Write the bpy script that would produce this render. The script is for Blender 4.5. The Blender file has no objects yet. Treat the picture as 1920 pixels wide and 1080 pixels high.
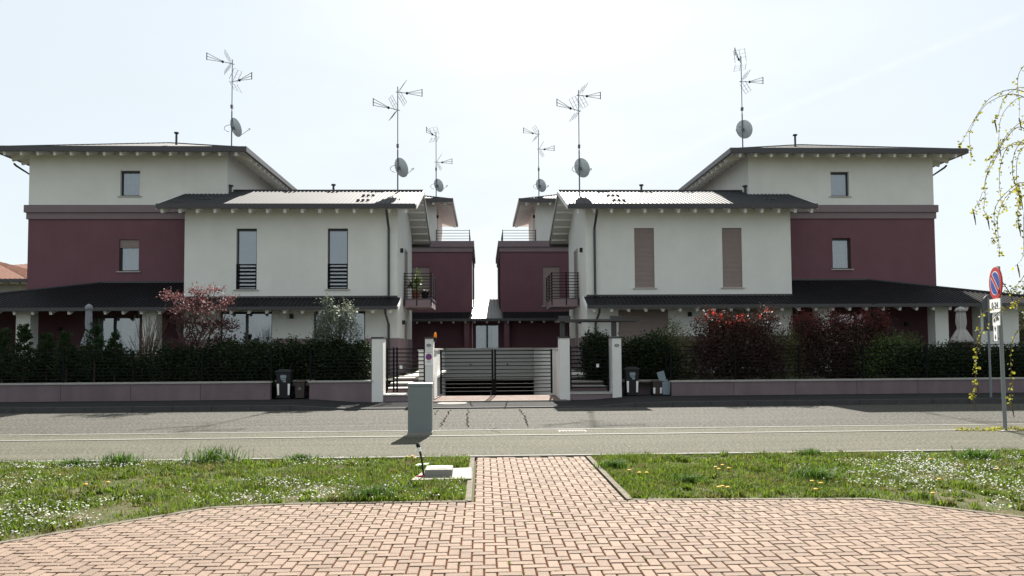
import bpy, math, random
import numpy as np
from mathutils import Vector, Matrix
rad = math.radians
random.seed(7)
RNG = np.random.default_rng(11)
scene = bpy.context.scene
COL = scene.collection

# ------------------------------------------------------------------ camera
FPX, PPX, PPY = 1450.0, 960.0, 585.0
YAW, PITCH, ROLL = rad(2.17), rad(2.6), rad(0.4)
CAM = Vector((0, 0, 1.6))
RM = Matrix.Rotation(-YAW, 3, 'Z') @ Matrix.Rotation(math.pi/2+PITCH, 3, 'X') @ Matrix.Rotation(-ROLL, 3, 'Z')
cd = bpy.data.cameras.new('camera')
cam = bpy.data.objects.new('camera', cd)
COL.objects.link(cam)
cam.matrix_world = Matrix.Translation(CAM) @ RM.to_4x4()
cd.sensor_width = 36.0
cd.lens = 36.0*FPX/1920.0
cd.shift_y = (PPY-540.0)/1920.0
cd.clip_end = 3000
scene.camera = cam

# ------------------------------------------------------------------ sky, sun, exposure
SUN_EL, SUN_AZ = rad(34.5), rad(6.5)          # azimuth from +Y towards +X
w = bpy.data.worlds.new('World'); scene.world = w; w.use_nodes = True
nt = w.node_tree; nt.nodes.clear()
N = nt.nodes.new; L = nt.links.new
wo = N('ShaderNodeOutputWorld'); bg = N('ShaderNodeBackground'); sky = N('ShaderNodeTexSky')
sky.sky_type = 'NISHITA'; sky.sun_disc = False
sky.sun_elevation = SUN_EL; sky.sun_rotation = SUN_AZ
sky.air_density = 1.0; sky.dust_density = 1.2; sky.ozone_density = 1.0; sky.altitude = 50
bg.inputs['Strength'].default_value = 0.05
# thin high cloud veil and one contrail, as directions on the sky dome
tc = N('ShaderNodeTexCoord')
nz = N('ShaderNodeTexNoise'); nz.inputs['Scale'].default_value = 2.2; nz.inputs['Detail'].default_value = 6
mp = N('ShaderNodeMapping'); mp.inputs['Scale'].default_value = (1, 1, 4)
L(tc.outputs['Generated'], mp.inputs['Vector']); L(mp.outputs['Vector'], nz.inputs['Vector'])
rp = N('ShaderNodeMapRange'); rp.inputs[1].default_value = 0.30; rp.inputs[2].default_value = 0.75
rp.inputs[3].default_value = 0.86; rp.inputs[4].default_value = 0.97
L(nz.outputs['Fac'], rp.inputs[0])
def pray(px, py): return RM @ Vector(((px-PPX)/FPX, -(py-PPY)/FPX, -1.0))
cn = pray(1440, 217).cross(pray(1905, 28)).normalized()
dt = N('ShaderNodeVectorMath'); dt.operation = 'DOT_PRODUCT'; dt.inputs[1].default_value = cn
L(tc.outputs['Generated'], dt.inputs[0])
nz2 = N('ShaderNodeTexNoise'); nz2.inputs['Scale'].default_value = 60; L(tc.outputs['Generated'], nz2.inputs['Vector'])
ab = N('ShaderNodeMath'); ab.operation = 'ABSOLUTE'; L(dt.outputs['Value'], ab.inputs[0])
cr = N('ShaderNodeMapRange'); cr.inputs[1].default_value = 0.0; cr.inputs[2].default_value = 0.007
cr.inputs[3].default_value = 0.17; cr.inputs[4].default_value = 0.0
L(ab.outputs[0], cr.inputs[0])
cm = N('ShaderNodeMath'); cm.operation = 'MULTIPLY'; L(cr.outputs[0], cm.inputs[0]); L(nz2.outputs['Fac'], cm.inputs[1])
mx = N('ShaderNodeMix'); mx.data_type = 'RGBA'
mx.inputs[7].default_value = (4.2, 4.58, 4.8, 1)
L(rp.outputs[0], mx.inputs[0]); L(sky.outputs['Color'], mx.inputs[6])
mc = N('ShaderNodeMix'); mc.data_type = 'RGBA'; mc.inputs[7].default_value = (6.5, 6.7, 6.9, 1)
L(cm.outputs[0], mc.inputs[0]); L(mx.outputs[2], mc.inputs[6])
L(mc.outputs[2], bg.inputs['Color']); L(bg.outputs[0], wo.inputs['Surface'])

sl = bpy.data.lights.new('sun', 'SUN'); sl.energy = 5.0; sl.angle = rad(0.5); sl.color = (1.0, 0.95, 0.87)
so = bpy.data.objects.new('sun', sl); COL.objects.link(so)
sd = Vector((math.sin(SUN_AZ)*math.cos(SUN_EL), math.cos(SUN_AZ)*math.cos(SUN_EL), math.sin(SUN_EL)))
so.rotation_euler = sd.to_track_quat('Z', 'Y').to_euler()
so.location = (0, 60, 60)

vs = scene.view_settings
vs.view_transform = 'Standard'; vs.look = 'None'; vs.exposure = 1.95; vs.gamma = 1; vs.use_curve_mapping = False
scene.render.resolution_x = 1024; scene.render.resolution_y = 576
scene.cycles.max_bounces = 8; scene.cycles.transparent_max_bounces = 12

# ------------------------------------------------------------------ pixel of the photograph -> place
def G(px, py, z=0.0):
    d = pray(px, py); return CAM + d*((z-CAM.z)/d.z)
def PY(px, py, Y):
    d = pray(px, py); return CAM + d*((Y-CAM.y)/d.y)

# ------------------------------------------------------------------ materials
MATS = {}
def mat(name, col, rough=0.85, var=0.12, vscale=3.0, bump=0.0, bscale=60.0, spec=0.3, metal=0.0, island=0.0, grime=None, transl=0.0, objrand=False, streak=None):
    if name in MATS: return MATS[name]
    m = bpy.data.materials.new(name); m.use_nodes = True
    t = m.node_tree; b = t.nodes['Principled BSDF']
    n = t.nodes.new; l = t.links.new
    geo = n('ShaderNodeNewGeometry')
    nz = n('ShaderNodeTexNoise'); nz.inputs['Scale'].default_value = vscale; nz.inputs['Detail'].default_value = 6; nz.inputs['Roughness'].default_value = 0.65
    l(geo.outputs['Position'], nz.inputs['Vector'])
    mr = n('ShaderNodeMapRange'); mr.inputs[1].default_value = 0.25; mr.inputs[2].default_value = 0.75
    mr.inputs[3].default_value = 1-var; mr.inputs[4].default_value = 1+var
    l(nz.outputs['Fac'], mr.inputs[0])
    val = mr.outputs[0]
    if island:
        ri = geo.outputs['Random Per Island']
        if objrand:
            oi = n('ShaderNodeObjectInfo'); ad = n('ShaderNodeMath'); ad.operation = 'ADD'; fr = n('ShaderNodeMath'); fr.operation = 'FRACT'
            l(ri, ad.inputs[0]); l(oi.outputs['Random'], ad.inputs[1]); l(ad.outputs[0], fr.inputs[0]); ri = fr.outputs[0]
        mi = n('ShaderNodeMapRange'); mi.inputs[3].default_value = 1-island; mi.inputs[4].default_value = 1+island
        l(ri, mi.inputs[0])
        mu = n('ShaderNodeMath'); mu.operation = 'MULTIPLY'; l(val, mu.inputs[0]); l(mi.outputs[0], mu.inputs[1]); val = mu.outputs[0]
    if streak:
        mpn = n('ShaderNodeMapping'); mpn.inputs['Scale'].default_value = streak[1]
        l(geo.outputs['Position'], mpn.inputs['Vector'])
        sn = n('ShaderNodeTexNoise'); sn.inputs['Scale'].default_value = 1.0; sn.inputs['Detail'].default_value = 7
        l(mpn.outputs[0], sn.inputs['Vector'])
        sr = n('ShaderNodeMapRange'); sr.inputs[1].default_value = 0.3; sr.inputs[2].default_value = 0.7; sr.inputs[3].default_value = 1-streak[0]; sr.inputs[4].default_value = 1+streak[0]
        l(sn.outputs['Fac'], sr.inputs[0])
        m3 = n('ShaderNodeMath'); m3.operation = 'MULTIPLY'; l(val, m3.inputs[0]); l(sr.outputs[0], m3.inputs[1]); val = m3.outputs[0]
    sc = n('ShaderNodeVectorMath'); sc.operation = 'SCALE'
    sc.inputs[0].default_value = col[:3]
    l(val, sc.inputs['Scale'])
    outc = sc.outputs[0]
    if grime:
        gcol, gs, lo, hi, amt = grime
        g = n('ShaderNodeTexNoise'); g.inputs['Scale'].default_value = gs; g.inputs['Detail'].default_value = 8; g.inputs['Roughness'].default_value = 0.7
        l(geo.outputs['Position'], g.inputs['Vector'])
        gr = n('ShaderNodeMapRange'); gr.inputs[1].default_value = lo; gr.inputs[2].default_value = hi; gr.inputs[3].default_value = 0; gr.inputs[4].default_value = amt
        l(g.outputs['Fac'], gr.inputs[0])
        gm = n('ShaderNodeMix'); gm.data_type = 'RGBA'; gm.inputs[7].default_value = (*gcol, 1)
        l(gr.outputs[0], gm.inputs[0]); l(outc, gm.inputs[6]); outc = gm.outputs[2]
    l(outc, b.inputs['Base Color'])
    b.inputs['Roughness'].default_value = rough; b.inputs['Metallic'].default_value = metal
    b.inputs['Specular IOR Level'].default_value = spec
    if bump:
        bn = n('ShaderNodeTexNoise'); bn.inputs['Scale'].default_value = bscale; bn.inputs['Detail'].default_value = 4
        l(geo.outputs['Position'], bn.inputs['Vector'])
        bb = n('ShaderNodeBump'); bb.inputs['Strength'].default_value = bump; bb.inputs['Distance'].default_value = 0.02
        l(bn.outputs['Fac'], bb.inputs['Height']); l(bb.outputs['Normal'], b.inputs['Normal'])
    if transl:
        tr = n('ShaderNodeBsdfTranslucent'); l(outc, tr.inputs['Color'])
        ms = n('ShaderNodeMixShader'); ms.inputs[0].default_value = transl
        o = t.nodes['Material Output']
        l(b.outputs[0], ms.inputs[1]); l(tr.outputs[0], ms.inputs[2]); l(ms.outputs[0], o.inputs['Surface'])
    MATS[name] = m
    return m

def mat_glass():
    m = bpy.data.materials.new('window_glass'); m.use_nodes = True
    t = m.node_tree; t.nodes.clear(); n = t.nodes.new; l = t.links.new
    o = n('ShaderNodeOutputMaterial'); ms = n('ShaderNodeMixShader'); fr = n('ShaderNodeFresnel'); fr.inputs[0].default_value = 2.8
    tr = n('ShaderNodeBsdfTransparent'); tr.inputs[0].default_value = (0.75, 0.8, 0.8, 1)
    gl = n('ShaderNodeBsdfGlossy'); gl.inputs['Roughness'].default_value = 0.01; gl.inputs['Color'].default_value = (0.9, 0.95, 1, 1)
    l(fr.outputs[0], ms.inputs[0]); l(tr.outputs[0], ms.inputs[1]); l(gl.outputs[0], ms.inputs[2]); l(ms.outputs[0], o.inputs['Surface'])
    return m

M = dict(
    white=mat('white_plaster', (0.66, 0.66, 0.62), 0.9, 0.05, 0.8, 0.25, 120, 0.15, grime=((0.50, 0.49, 0.45), 0.5, 0.5, 0.8, 0.25), streak=(0.018, (2.2, 2.2, 0.3))),
    red=mat('burgundy_plaster', (0.145, 0.073, 0.088), 0.9, 0.10, 0.8, 0.25, 120, 0.15, streak=(0.035, (2.2, 2.2, 0.3))),
    band=mat('mauve_band', (0.20, 0.155, 0.165), 0.9, 0.06, 1.0, 0.2, 120, 0.15),
    plinth=mat('mauve_plinth', (0.24, 0.175, 0.19), 0.9, 0.08, 1.5, 0.2, 120, 0.15),
    gwall=mat('mauve_wall', (0.17, 0.13, 0.14), 0.9, 0.12, 1.5, 0.25, 90, 0.15, grime=((0.10, 0.085, 0.085), 1.3, 0.5, 0.75, 0.5), streak=(0.12, (3, 3, 0.4))),
    coping=mat('pale_coping', (0.34, 0.33, 0.30), 0.8, 0.15, 3, 0.2, 60),
    roof=mat('dark_metal_roof', (0.045, 0.046, 0.050), 0.75, 0.15, 1.2, 0.0, 60, 0.14, grime=((0.075, 0.072, 0.07), 1.5, 0.5, 0.8, 0.4)),
    roofdark=mat('dark_porch_roof', (0.012, 0.012, 0.014), 0.6, 0.2, 1.5, spec=0.10),
    soffit=mat('white_soffit', (0.74, 0.73, 0.71), 0.7, 0.05, 2),
    gutter=mat('dark_gutter', (0.030, 0.027, 0.030), 0.4, 0.1, 2, spec=0.5),
    frame=mat('dark_frame', (0.028, 0.030, 0.032), 0.45, 0.1, 4, spec=0.4),
    greyframe=mat('grey_frame', (0.36, 0.36, 0.34), 0.6, 0.05, 4),
    stone=mat('pale_stone', (0.40, 0.385, 0.35), 0.8, 0.1, 4, 0.15, 60),
    shutter=mat('beige_shutter', (0.27, 0.215, 0.195), 0.7, 0.05, 4),
    painted_reflection=mat('painted_sky_reflection', (0.40, 0.45, 0.50), 0.7, 0.05, 4),  # sky reflection of the tall windows, put into a blue-grey colour
    curtain=mat('pale_curtain', (0.55, 0.57, 0.56), 0.9, 0.15, 6),
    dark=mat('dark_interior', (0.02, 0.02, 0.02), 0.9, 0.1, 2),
    rail=mat('black_steel', (0.009, 0.009, 0.010), 0.7, 0.1, 4, spec=0.06),
    pillar=mat('white_pillar', (0.66, 0.65, 0.62), 0.9, 0.06, 2, 0.2, 90, 0.15, grime=((0.30, 0.28, 0.25), 2.0, 0.55, 0.8, 0.5)),
    galv=mat('galvanised', (0.13, 0.135, 0.15), 0.75, 0.1, 6, spec=0.15),
    dish=mat('dish_grey', (0.52, 0.57, 0.60), 0.6, 0.05, 4),
    asphalt=mat('asphalt_road', (0.052, 0.050, 0.043), 0.95, 0.14, 1.2, 0.9, 90, 0.06, grime=((0.150, 0.145, 0.127), 17, 0.47, 0.62, 0.85), streak=(0.25, (0.12, 2.6, 1))),
    path=mat('pale_asphalt_path', (0.070, 0.068, 0.052), 0.95, 0.12, 0.9, 0.9, 90, 0.06, grime=((0.170, 0.165, 0.128), 22, 0.47, 0.62, 0.85), streak=(0.18, (0.12, 2.6, 1))),
    walk=mat('sidewalk_asphalt', (0.030, 0.030, 0.030), 0.95, 0.16, 1.5, 0.6, 90, 0.03, grime=((0.085, 0.082, 0.075), 40, 0.55, 0.7, 0.6)),
    kerb=mat('kerb_concrete', (0.15, 0.145, 0.125), 0.9, 0.15, 5, 0.4, 80, 0.2, island=0.08, objrand=True),
    edge=mat('edging_concrete', (0.140, 0.125, 0.098), 0.95, 0.2, 5, 0.4, 80, 0.05, grime=((0.05, 0.05, 0.025), 6, 0.5, 0.65, 0.7)),
    farkerb=mat('far_kerb_concrete', (0.055, 0.055, 0.054), 0.9, 0.2, 5, 0.4, 80, 0.2),
    crack=mat('crack_tar', (0.008, 0.0075, 0.007), 1.0, 0.2, 8, spec=0.0),
    soil=mat('lawn_soil', (0.075, 0.062, 0.030), 1.0, 0.35, 9, 0.5, 40, 0.1, grime=((0.028, 0.045, 0.010), 3.0, 0.40, 0.6, 0.8)),
    joint=mat('joint_earth', (0.075, 0.032, 0.018), 1.0, 0.3, 14, 0.4, 90, 0.0),
    paver=mat('terracotta_paver', (0.188, 0.134, 0.100), 0.88, 0.12, 2.2, 0.55, 160, 0.2, island=0.14, objrand=True, grime=((0.10, 0.062, 0.045), 45, 0.55, 0.75, 0.5)),
    ground=mat('far_ground', (0.06, 0.062, 0.03), 1.0, 0.3, 0.4, 0.3, 20, 0.1),
    garden=mat('garden_earth', (0.035, 0.038, 0.02), 1.0, 0.3, 3, 0.5, 30, 0.1),
    cabinet=mat('cabinet_grey', (0.15, 0.175, 0.175), 0.55, 0.04, 2, spec=0.35),
    black=mat('black_plastic', (0.012, 0.012, 0.014), 0.5, 0.1, 5),
    brown=mat('brown_plastic', (0.055, 0.040, 0.036), 0.55, 0.1, 5),
    bluegrey=mat('bluegrey_plastic', (0.20, 0.25, 0.27), 0.5, 0.06, 5),
    whitep=mat('white_paint', (0.78, 0.78, 0.76), 0.6, 0.05, 5),
    redp=mat('sign_red', (0.42, 0.03, 0.035), 0.45, 0.05, 5),
    bluep=mat('sign_blue', (0.02, 0.07, 0.30), 0.45, 0.05, 5),
    blackp=mat('black_paint', (0.01, 0.01, 0.01), 0.6, 0.05, 5),
    greyst=mat('grey_steel', (0.16, 0.18, 0.18), 0.5, 0.08, 5, spec=0.4),
    orange=mat('amber_lens', (0.75, 0.33, 0.02), 0.25, 0.05, 5, transl=0.4),
    plate=mat('plate_green_grey', (0.10, 0.14, 0.13), 0.4, 0.05, 5),
    concrete=mat('concrete', (0.22, 0.21, 0.185), 0.9, 0.12, 6, 0.3, 70, 0.2),
    apron=mat('terracotta_apron', (0.17, 0.10, 0.075), 0.85, 0.18, 3, 0.3, 60, 0.2, grime=((0.20, 0.18, 0.155), 3.5, 0.5, 0.6, 0.8)),
    umb=mat('parasol_cloth', (0.42, 0.40, 0.38), 0.95, 0.1, 3, transl=0.15),
    umb2=mat('parasol_cloth_grey', (0.27, 0.28, 0.31), 0.95, 0.1, 3, transl=0.15),
    bark=mat('bark', (0.075, 0.055, 0.04), 0.95, 0.25, 12, 0.6, 40),
    twig=mat('twig', (0.10, 0.07, 0.05), 0.9, 0.2, 12),
    birchbark=mat('birch_bark', (0.50, 0.48, 0.44), 0.85, 0.2, 6, 0.4, 30, grime=((0.04, 0.035, 0.03), 5, 0.55, 0.62, 0.9)),
    tile=mat('terracotta_roof', (0.19, 0.080, 0.048), 0.9, 0.2, 2.5, 0.4, 20),
    farwall=mat('far_wall', (0.30, 0.29, 0.26), 0.9, 0.08, 1),
    pot=mat('clay_pot', (0.27, 0.11, 0.065), 0.85, 0.1, 5),
    grass=mat('grass_blade', (0.076, 0.116, 0.010), 0.7, 0.45, 2.6, island=0.5, transl=0.55, grime=((0.125, 0.105, 0.036), 2.3, 0.50, 0.64, 0.8)),
    tuft=mat('grass_tuft_blade', (0.045, 0.095, 0.008), 0.65, 0.3, 5, island=0.5, transl=0.5),
    petal=mat('daisy_petal', (0.55, 0.55, 0.53), 0.8, 0.04, 5, transl=0.3),
    yellow=mat('dandelion_yellow', (0.45, 0.28, 0.01), 0.8, 0.1, 30),
    lf_dark=mat('leaf_laurel', (0.021, 0.036, 0.012), 0.5, 0.3, 3, island=0.5, transl=0.25, spec=0.12),
    lf_conifer=mat('leaf_conifer', (0.026, 0.048, 0.018), 0.7, 0.3, 3, island=0.5, transl=0.2, spec=0.1),
    lf_yellow=mat('leaf_golden', (0.10, 0.105, 0.040), 0.7, 0.3, 3, island=0.5, transl=0.35, spec=0.1),
    lf_silver=mat('leaf_silver', (0.12, 0.14, 0.10), 0.55, 0.25, 3, island=0.45, transl=0.3, spec=0.25),
    lf_maple=mat('leaf_maple', (0.095, 0.042, 0.043), 0.6, 0.3, 3, island=0.5, transl=0.5),
    lf_photinia=mat('leaf_photinia', (0.055, 0.030, 0.024), 0.6, 0.3, 3, island=0.5, transl=0.2, spec=0.1),
    lf_photred=mat('leaf_photinia_red', (0.33, 0.030, 0.022), 0.5, 0.25, 3, island=0.4, transl=0.5),
    lf_green=mat('leaf_fresh', (0.08, 0.12, 0.03), 0.6, 0.3, 3, island=0.5, transl=0.45),
    lf_birch=mat('leaf_birch', (0.19, 0.185, 0.022), 0.6, 0.2, 3, island=0.4, transl=0.55),
    lf_far=mat('leaf_far', (0.09, 0.10, 0.05), 0.8, 0.3, 1, island=0.5, transl=0.3),
    glass=mat_glass(),
)
# roller shutter slats and the painted reflection sheet: fine horizontal ribs in relief
def ribbed(m, scale, dist):
    t = m.node_tree; n = t.nodes.new; l = t.links.new
    geo = n('ShaderNodeNewGeometry'); wv = n('ShaderNodeTexWave'); wv.bands_direction = 'Z'; wv.inputs['Scale'].default_value = scale
    l(geo.outputs['Position'], wv.inputs['Vector'])
    bb = n('ShaderNodeBump'); bb.inputs['Strength'].default_value = 0.8; bb.inputs['Distance'].default_value = dist
    l(wv.outputs['Fac'], bb.inputs['Height']); l(bb.outputs['Normal'], t.nodes['Principled BSDF'].inputs['Normal'])
ribbed(M['shutter'], 6.0, 0.02); ribbed(M['painted_reflection'], 6.0, 0.015)

# ------------------------------------------------------------------ mesh helpers
WO = {}          # world origin of every object
class MB:
    def __init__(s, tf=None): s.v = []; s.f = []; s.tf = tf
    def add(s, vs, fs):
        o = len(s.v); s.v += [Vector(p) for p in vs]; s.f += [tuple(i+o for i in f) for f in fs]; return s
    def quad(s, *p): return s.add(p, [tuple(range(len(p)))])
    def box(s, a, b):
        x0, y0, z0 = a; x1, y1, z1 = b
        return s.add([(x0,y0,z0),(x1,y0,z0),(x1,y1,z0),(x0,y1,z0),(x0,y0,z1),(x1,y0,z1),(x1,y1,z1),(x0,y1,z1)],
                     [(3,2,1,0),(4,5,6,7),(0,1,5,4),(1,2,6,5),(2,3,7,6),(3,0,4,7)])
    def cbox(s, a, b, c=0.012):                      # box with chamfered top edge
        x0, y0, z0 = a; x1, y1, z1 = b
        v = [(x0,y0,z0),(x1,y0,z0),(x1,y1,z0),(x0,y1,z0),(x0,y0,z1-c),(x1,y0,z1-c),(x1,y1,z1-c),(x0,y1,z1-c),
             (x0+c,y0+c,z1),(x1-c,y0+c,z1),(x1-c,y1-c,z1),(x0+c,y1-c,z1)]
        return s.add(v, [(3,2,1,0),(0,1,5,4),(1,2,6,5),(2,3,7,6),(3,0,4,7),(4,5,9,8),(5,6,10,9),(6,7,11,10),(7,4,8,11),(8,9,10,11)])
    def bar(s, p, q, w, h, up=(0,0,1)):
        p = Vector(p); q = Vector(q); d = (q-p).normalized(); up = Vector(up)
        a = d.cross(up)
        if a.length < 1e-4: a = d.cross(Vector((0,1,0)))
        a.normalize(); b = a.cross(d).normalized()
        vs = [e+a*(i*w/2)+b*(j*h/2) for e in (p, q) for i, j in ((-1,-1),(1,-1),(1,1),(-1,1))]
        return s.add(vs, [(3,2,1,0),(4,5,6,7),(0,1,5,4),(1,2,6,5),(2,3,7,6),(3,0,4,7)])
    def tube(s, path, r, n=8, r1=None, cap=True):
        path = [Vector(p) for p in path]; k = len(path); o = len(s.v); prev = None
        for i, p in enumerate(path):
            d = (path[min(i+1,k-1)]-path[max(i-1,0)]).normalized()
            if prev is None:
                a = d.cross(Vector((0,0,1)));
                if a.length < 1e-3: a = d.cross(Vector((0,1,0)))
            else: a = prev - d*prev.dot(d)
            a.normalize(); prev = a; b = d.cross(a)
            rr = r if r1 is None else r+(r1-r)*i/max(1,k-1)
            if isinstance(r, (list, tuple)): rr = r[i]
            for j in range(n):
                t = 2*math.pi*j/n; s.v.append(p+a*(rr*math.cos(t))+b*(rr*math.sin(t)))
        for i in range(k-1):
            for j in range(n):
                s.f.append((o+i*n+j, o+i*n+(j+1)%n, o+(i+1)*n+(j+1)%n, o+(i+1)*n+j))
        if cap: s.f.append(tuple(o+j for j in reversed(range(n)))); s.f.append(tuple(o+(k-1)*n+j for j in range(n)))
        return s
    def disc(s, c, nrm, r, n=24, ry=None, th=0.0, side=None):
        c = Vector(c); nrm = Vector(nrm).normalized(); a = (Vector(side) if side else Vector((0,0,1)).cross(nrm)).normalized(); b = nrm.cross(a)
        ry = r if ry is None else ry
        ring = [c+a*(r*math.cos(2*math.pi*i/n))+b*(ry*math.sin(2*math.pi*i/n)) for i in range(n)]
        if th == 0: return s.add(ring, [tuple(range(n))])
        back = [p-nrm*th for p in ring]
        return s.add(ring+back, [tuple(range(n)), tuple(reversed(range(n, 2*n)))]+[(i, n+i, n+(i+1)%n, (i+1)%n) for i in range(n)])
    def prism(s, poly, vec):
        n = len(poly); vec = Vector(vec); P = [Vector(p) for p in poly]
        return s.add(P+[p+vec for p in P], [tuple(reversed(range(n))), tuple(range(n, 2*n))]+[(i,(i+1)%n,n+(i+1)%n,n+i) for i in range(n)])
    def lathe(s, prof, c, n=16, flute=0.0, nf=8):
        c = Vector(c); o = len(s.v); k = len(prof)
        for r, z in prof:
            for j in range(n):
                t = 2*math.pi*j/n; rr = r*(1+flute*math.cos(nf*t)); s.v.append(c+Vector((rr*math.cos(t), rr*math.sin(t), z)))
        for i in range(k-1):
            for j in range(n): s.f.append((o+i*n+j, o+i*n+(j+1)%n, o+(i+1)*n+(j+1)%n, o+(i+1)*n+j))
        s.f.append(tuple(o+j for j in reversed(range(n)))); s.f.append(tuple(o+(k-1)*n+j for j in range(n)))
        return s
    def build(s, name, m, parent=None, smooth=False, kind=None):
        vs = [s.tf(*p) for p in s.v] if s.tf else s.v
        vs = np.array([tuple(p) for p in vs], dtype=float)
        lo, hi = vs.min(0), vs.max(0)
        o = Vector(((lo[0]+hi[0])/2, (lo[1]+hi[1])/2, lo[2]))
        me = bpy.data.meshes.new(name)
        me.from_pydata((vs-np.array(o)).tolist(), [], s.f)
        if s.tf and s.tf(1,0,0)[0] < s.tf(0,0,0)[0]: me.flip_normals()
        me.materials.append(M[m] if isinstance(m, str) else m)
        if smooth: me.polygons.foreach_set('use_smooth', [True]*len(me.polygons))
        me.update()
        return link(name, me, o, parent, kind)
def link(name, me, o, parent=None, kind=None):
    ob = bpy.data.objects.new(name, me); COL.objects.link(ob)
    o = Vector(o)
    if parent: ob.parent = parent; ob.location = o-WO[parent.name]
    else: ob.location = o
    WO[ob.name] = o
    if kind: ob['kind'] = kind
    return ob
def again(ob, d, parent=None):                       # another piece sharing the mesh, moved by d
    return link(ob.name.split('.')[0], ob.data, WO[ob.name]+Vector(d), parent if parent else ob.parent)
def thing(name, loc, label, cat, group=None):
    e = bpy.data.objects.new(name, None); COL.objects.link(e); e.location = loc; e.empty_display_size = 0.3
    WO[e.name] = Vector(loc); tag(e, label, cat, group); return e
def tag(o, label, cat=None, group=None):
    o['label'] = label
    if cat: o['category'] = cat
    if group: o['group'] = group
    return o
def fastmesh(name, V, Fc, m, parent=None, kind=None, nper=4, origin=None):
    V = np.asarray(V, dtype=np.float32).reshape(-1, 3); Fc = np.asarray(Fc, dtype=np.int32).reshape(-1, nper)
    o = Vector(((V[:,0].min()+V[:,0].max())/2, (V[:,1].min()+V[:,1].max())/2, V[:,2].min())) if origin is None else Vector(origin)
    V = V-np.array(o, dtype=np.float32)
    me = bpy.data.meshes.new(name)
    me.vertices.add(len(V)); me.vertices.foreach_set('co', V.ravel())
    me.loops.add(Fc.size); me.loops.foreach_set('vertex_index', Fc.ravel())
    me.polygons.add(len(Fc)); me.polygons.foreach_set('loop_start', np.arange(0, Fc.size, nper, dtype=np.int32))
    me.polygons.foreach_set('loop_total', np.full(len(Fc), nper, dtype=np.int32))
    me.materials.append(M[m]); me.update(calc_edges=True); me.validate()
    return link(name, me, o, parent, kind)
def text_mesh(body, size, m, parent, mtx, name='lettering'):
    cu = bpy.data.curves.new('lettering_curve', 'FONT'); cu.body = body; cu.size = size; cu.align_x = 'CENTER'; cu.align_y = 'CENTER'; cu.extrude = 0.001
    to = bpy.data.objects.new('lettering_tmp', cu); COL.objects.link(to)
    dg = bpy.context.evaluated_depsgraph_get(); dg.update()
    me = bpy.data.meshes.new_from_object(to.evaluated_get(dg)); bpy.data.objects.remove(to); bpy.data.curves.remove(cu)
    o = mtx.translation.copy()
    me.transform(Matrix.Translation(-o) @ mtx); me.materials.clear(); me.materials.append(M[m])
    return link(name, me, o, parent)
def sheet(mb, p0, p1, up, L, hipL=0.0, hipR=0.0, pitch=0.17, h=0.028, tmax=None):
    """ribbed metal sheet on the slope from the eave p0-p1 up along `up` (3D vector per metre) for L metres, hips take off t metres per metre"""
    p0 = Vector(p0); p1 = Vector(p1); up = Vector(up); e = p1-p0; W = e.length; e.normalize()
    nrm = e.cross(up).normalized()
    if nrm.z < 0: nrm = -nrm
    xs = []; k = int(W/pitch)
    for i in range(k+1):
        b = i*pitch
        for fr, hh in ((0.0, 0), (0.62, 0), (0.70, 1), (0.90, 1), (0.98, 0)):
            x = b+fr*pitch
            if x < W: xs.append((x, hh*h))
    xs.append((W, 0))
    o = len(mb.v)
    for x, hh in xs:
        t = L
        if tmax: t = tmax(x)
        else:
            if hipL: t = min(t, x/hipL)
            if hipR: t = min(t, (W-x)/hipR)
        t = max(t, 0.0)
        q = p0+e*x+nrm*hh
        mb.v.append(q); mb.v.append(q+up*t)
    for i in range(len(xs)-1): mb.f.append((o+2*i, o+2*i+2, o+2*i+3, o+2*i+1))
    return mb
def wall_xz(mb, u0, u1, z0, z1, Y, holes, dep=0.24):
    """front wall in the plane y=Y with openings (a,b,c,d)=(u0,u1,z0,z1) and their reveals"""
    us = sorted({u0, u1, *[h[0] for h in holes], *[h[1] for h in holes]}); zs = sorted({z0, z1, *[h[2] for h in holes], *[h[3] for h in holes]})
    for a, b in zip(us, us[1:]):
        for c, d in zip(zs, zs[1:]):
            um, zm = (a+b)/2, (c+d)/2
            if any(h[0] < um < h[1] and h[2] < zm < h[3] for h in holes): continue
            mb.quad((a,Y,c),(b,Y,c),(b,Y,d),(a,Y,d))
    for a, b, c, d in holes:
        mb.quad((a,Y,c),(a,Y,d),(a,Y+dep,d),(a,Y+dep,c)); mb.quad((b,Y,c),(b,Y+dep,c),(b,Y+dep,d),(b,Y,d))
        mb.quad((a,Y,d),(b,Y,d),(b,Y+dep,d),(a,Y+dep,d)); mb.quad((a,Y,c),(a,Y+dep,c),(b,Y+dep,c),(b,Y,c))

# ================================================================== SETTING
RX0, RX1 = -1.85, 2.50          # driveway ramp, left and right face
def structure(mb, name, m, parent=None): return mb.build(name, m, parent, kind='structure')
g = MB()
for a, b in (((-1500, -300), (1500, 22.7)), ((-1500, 22.7), (RX0-0.1, 44.5)), ((RX1+0.1, 22.7), (1500, 44.5)), ((-1500, 44.5), (1500, 2500)), ((RX0-0.1, 22.7), (RX1+0.1, 24.35))):
    g.quad((a[0], a[1], -0.03), (b[0], a[1], -0.03), (b[0], b[1], -0.03), (a[0], b[1], -0.03))
structure(g, 'ground', 'ground')

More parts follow.
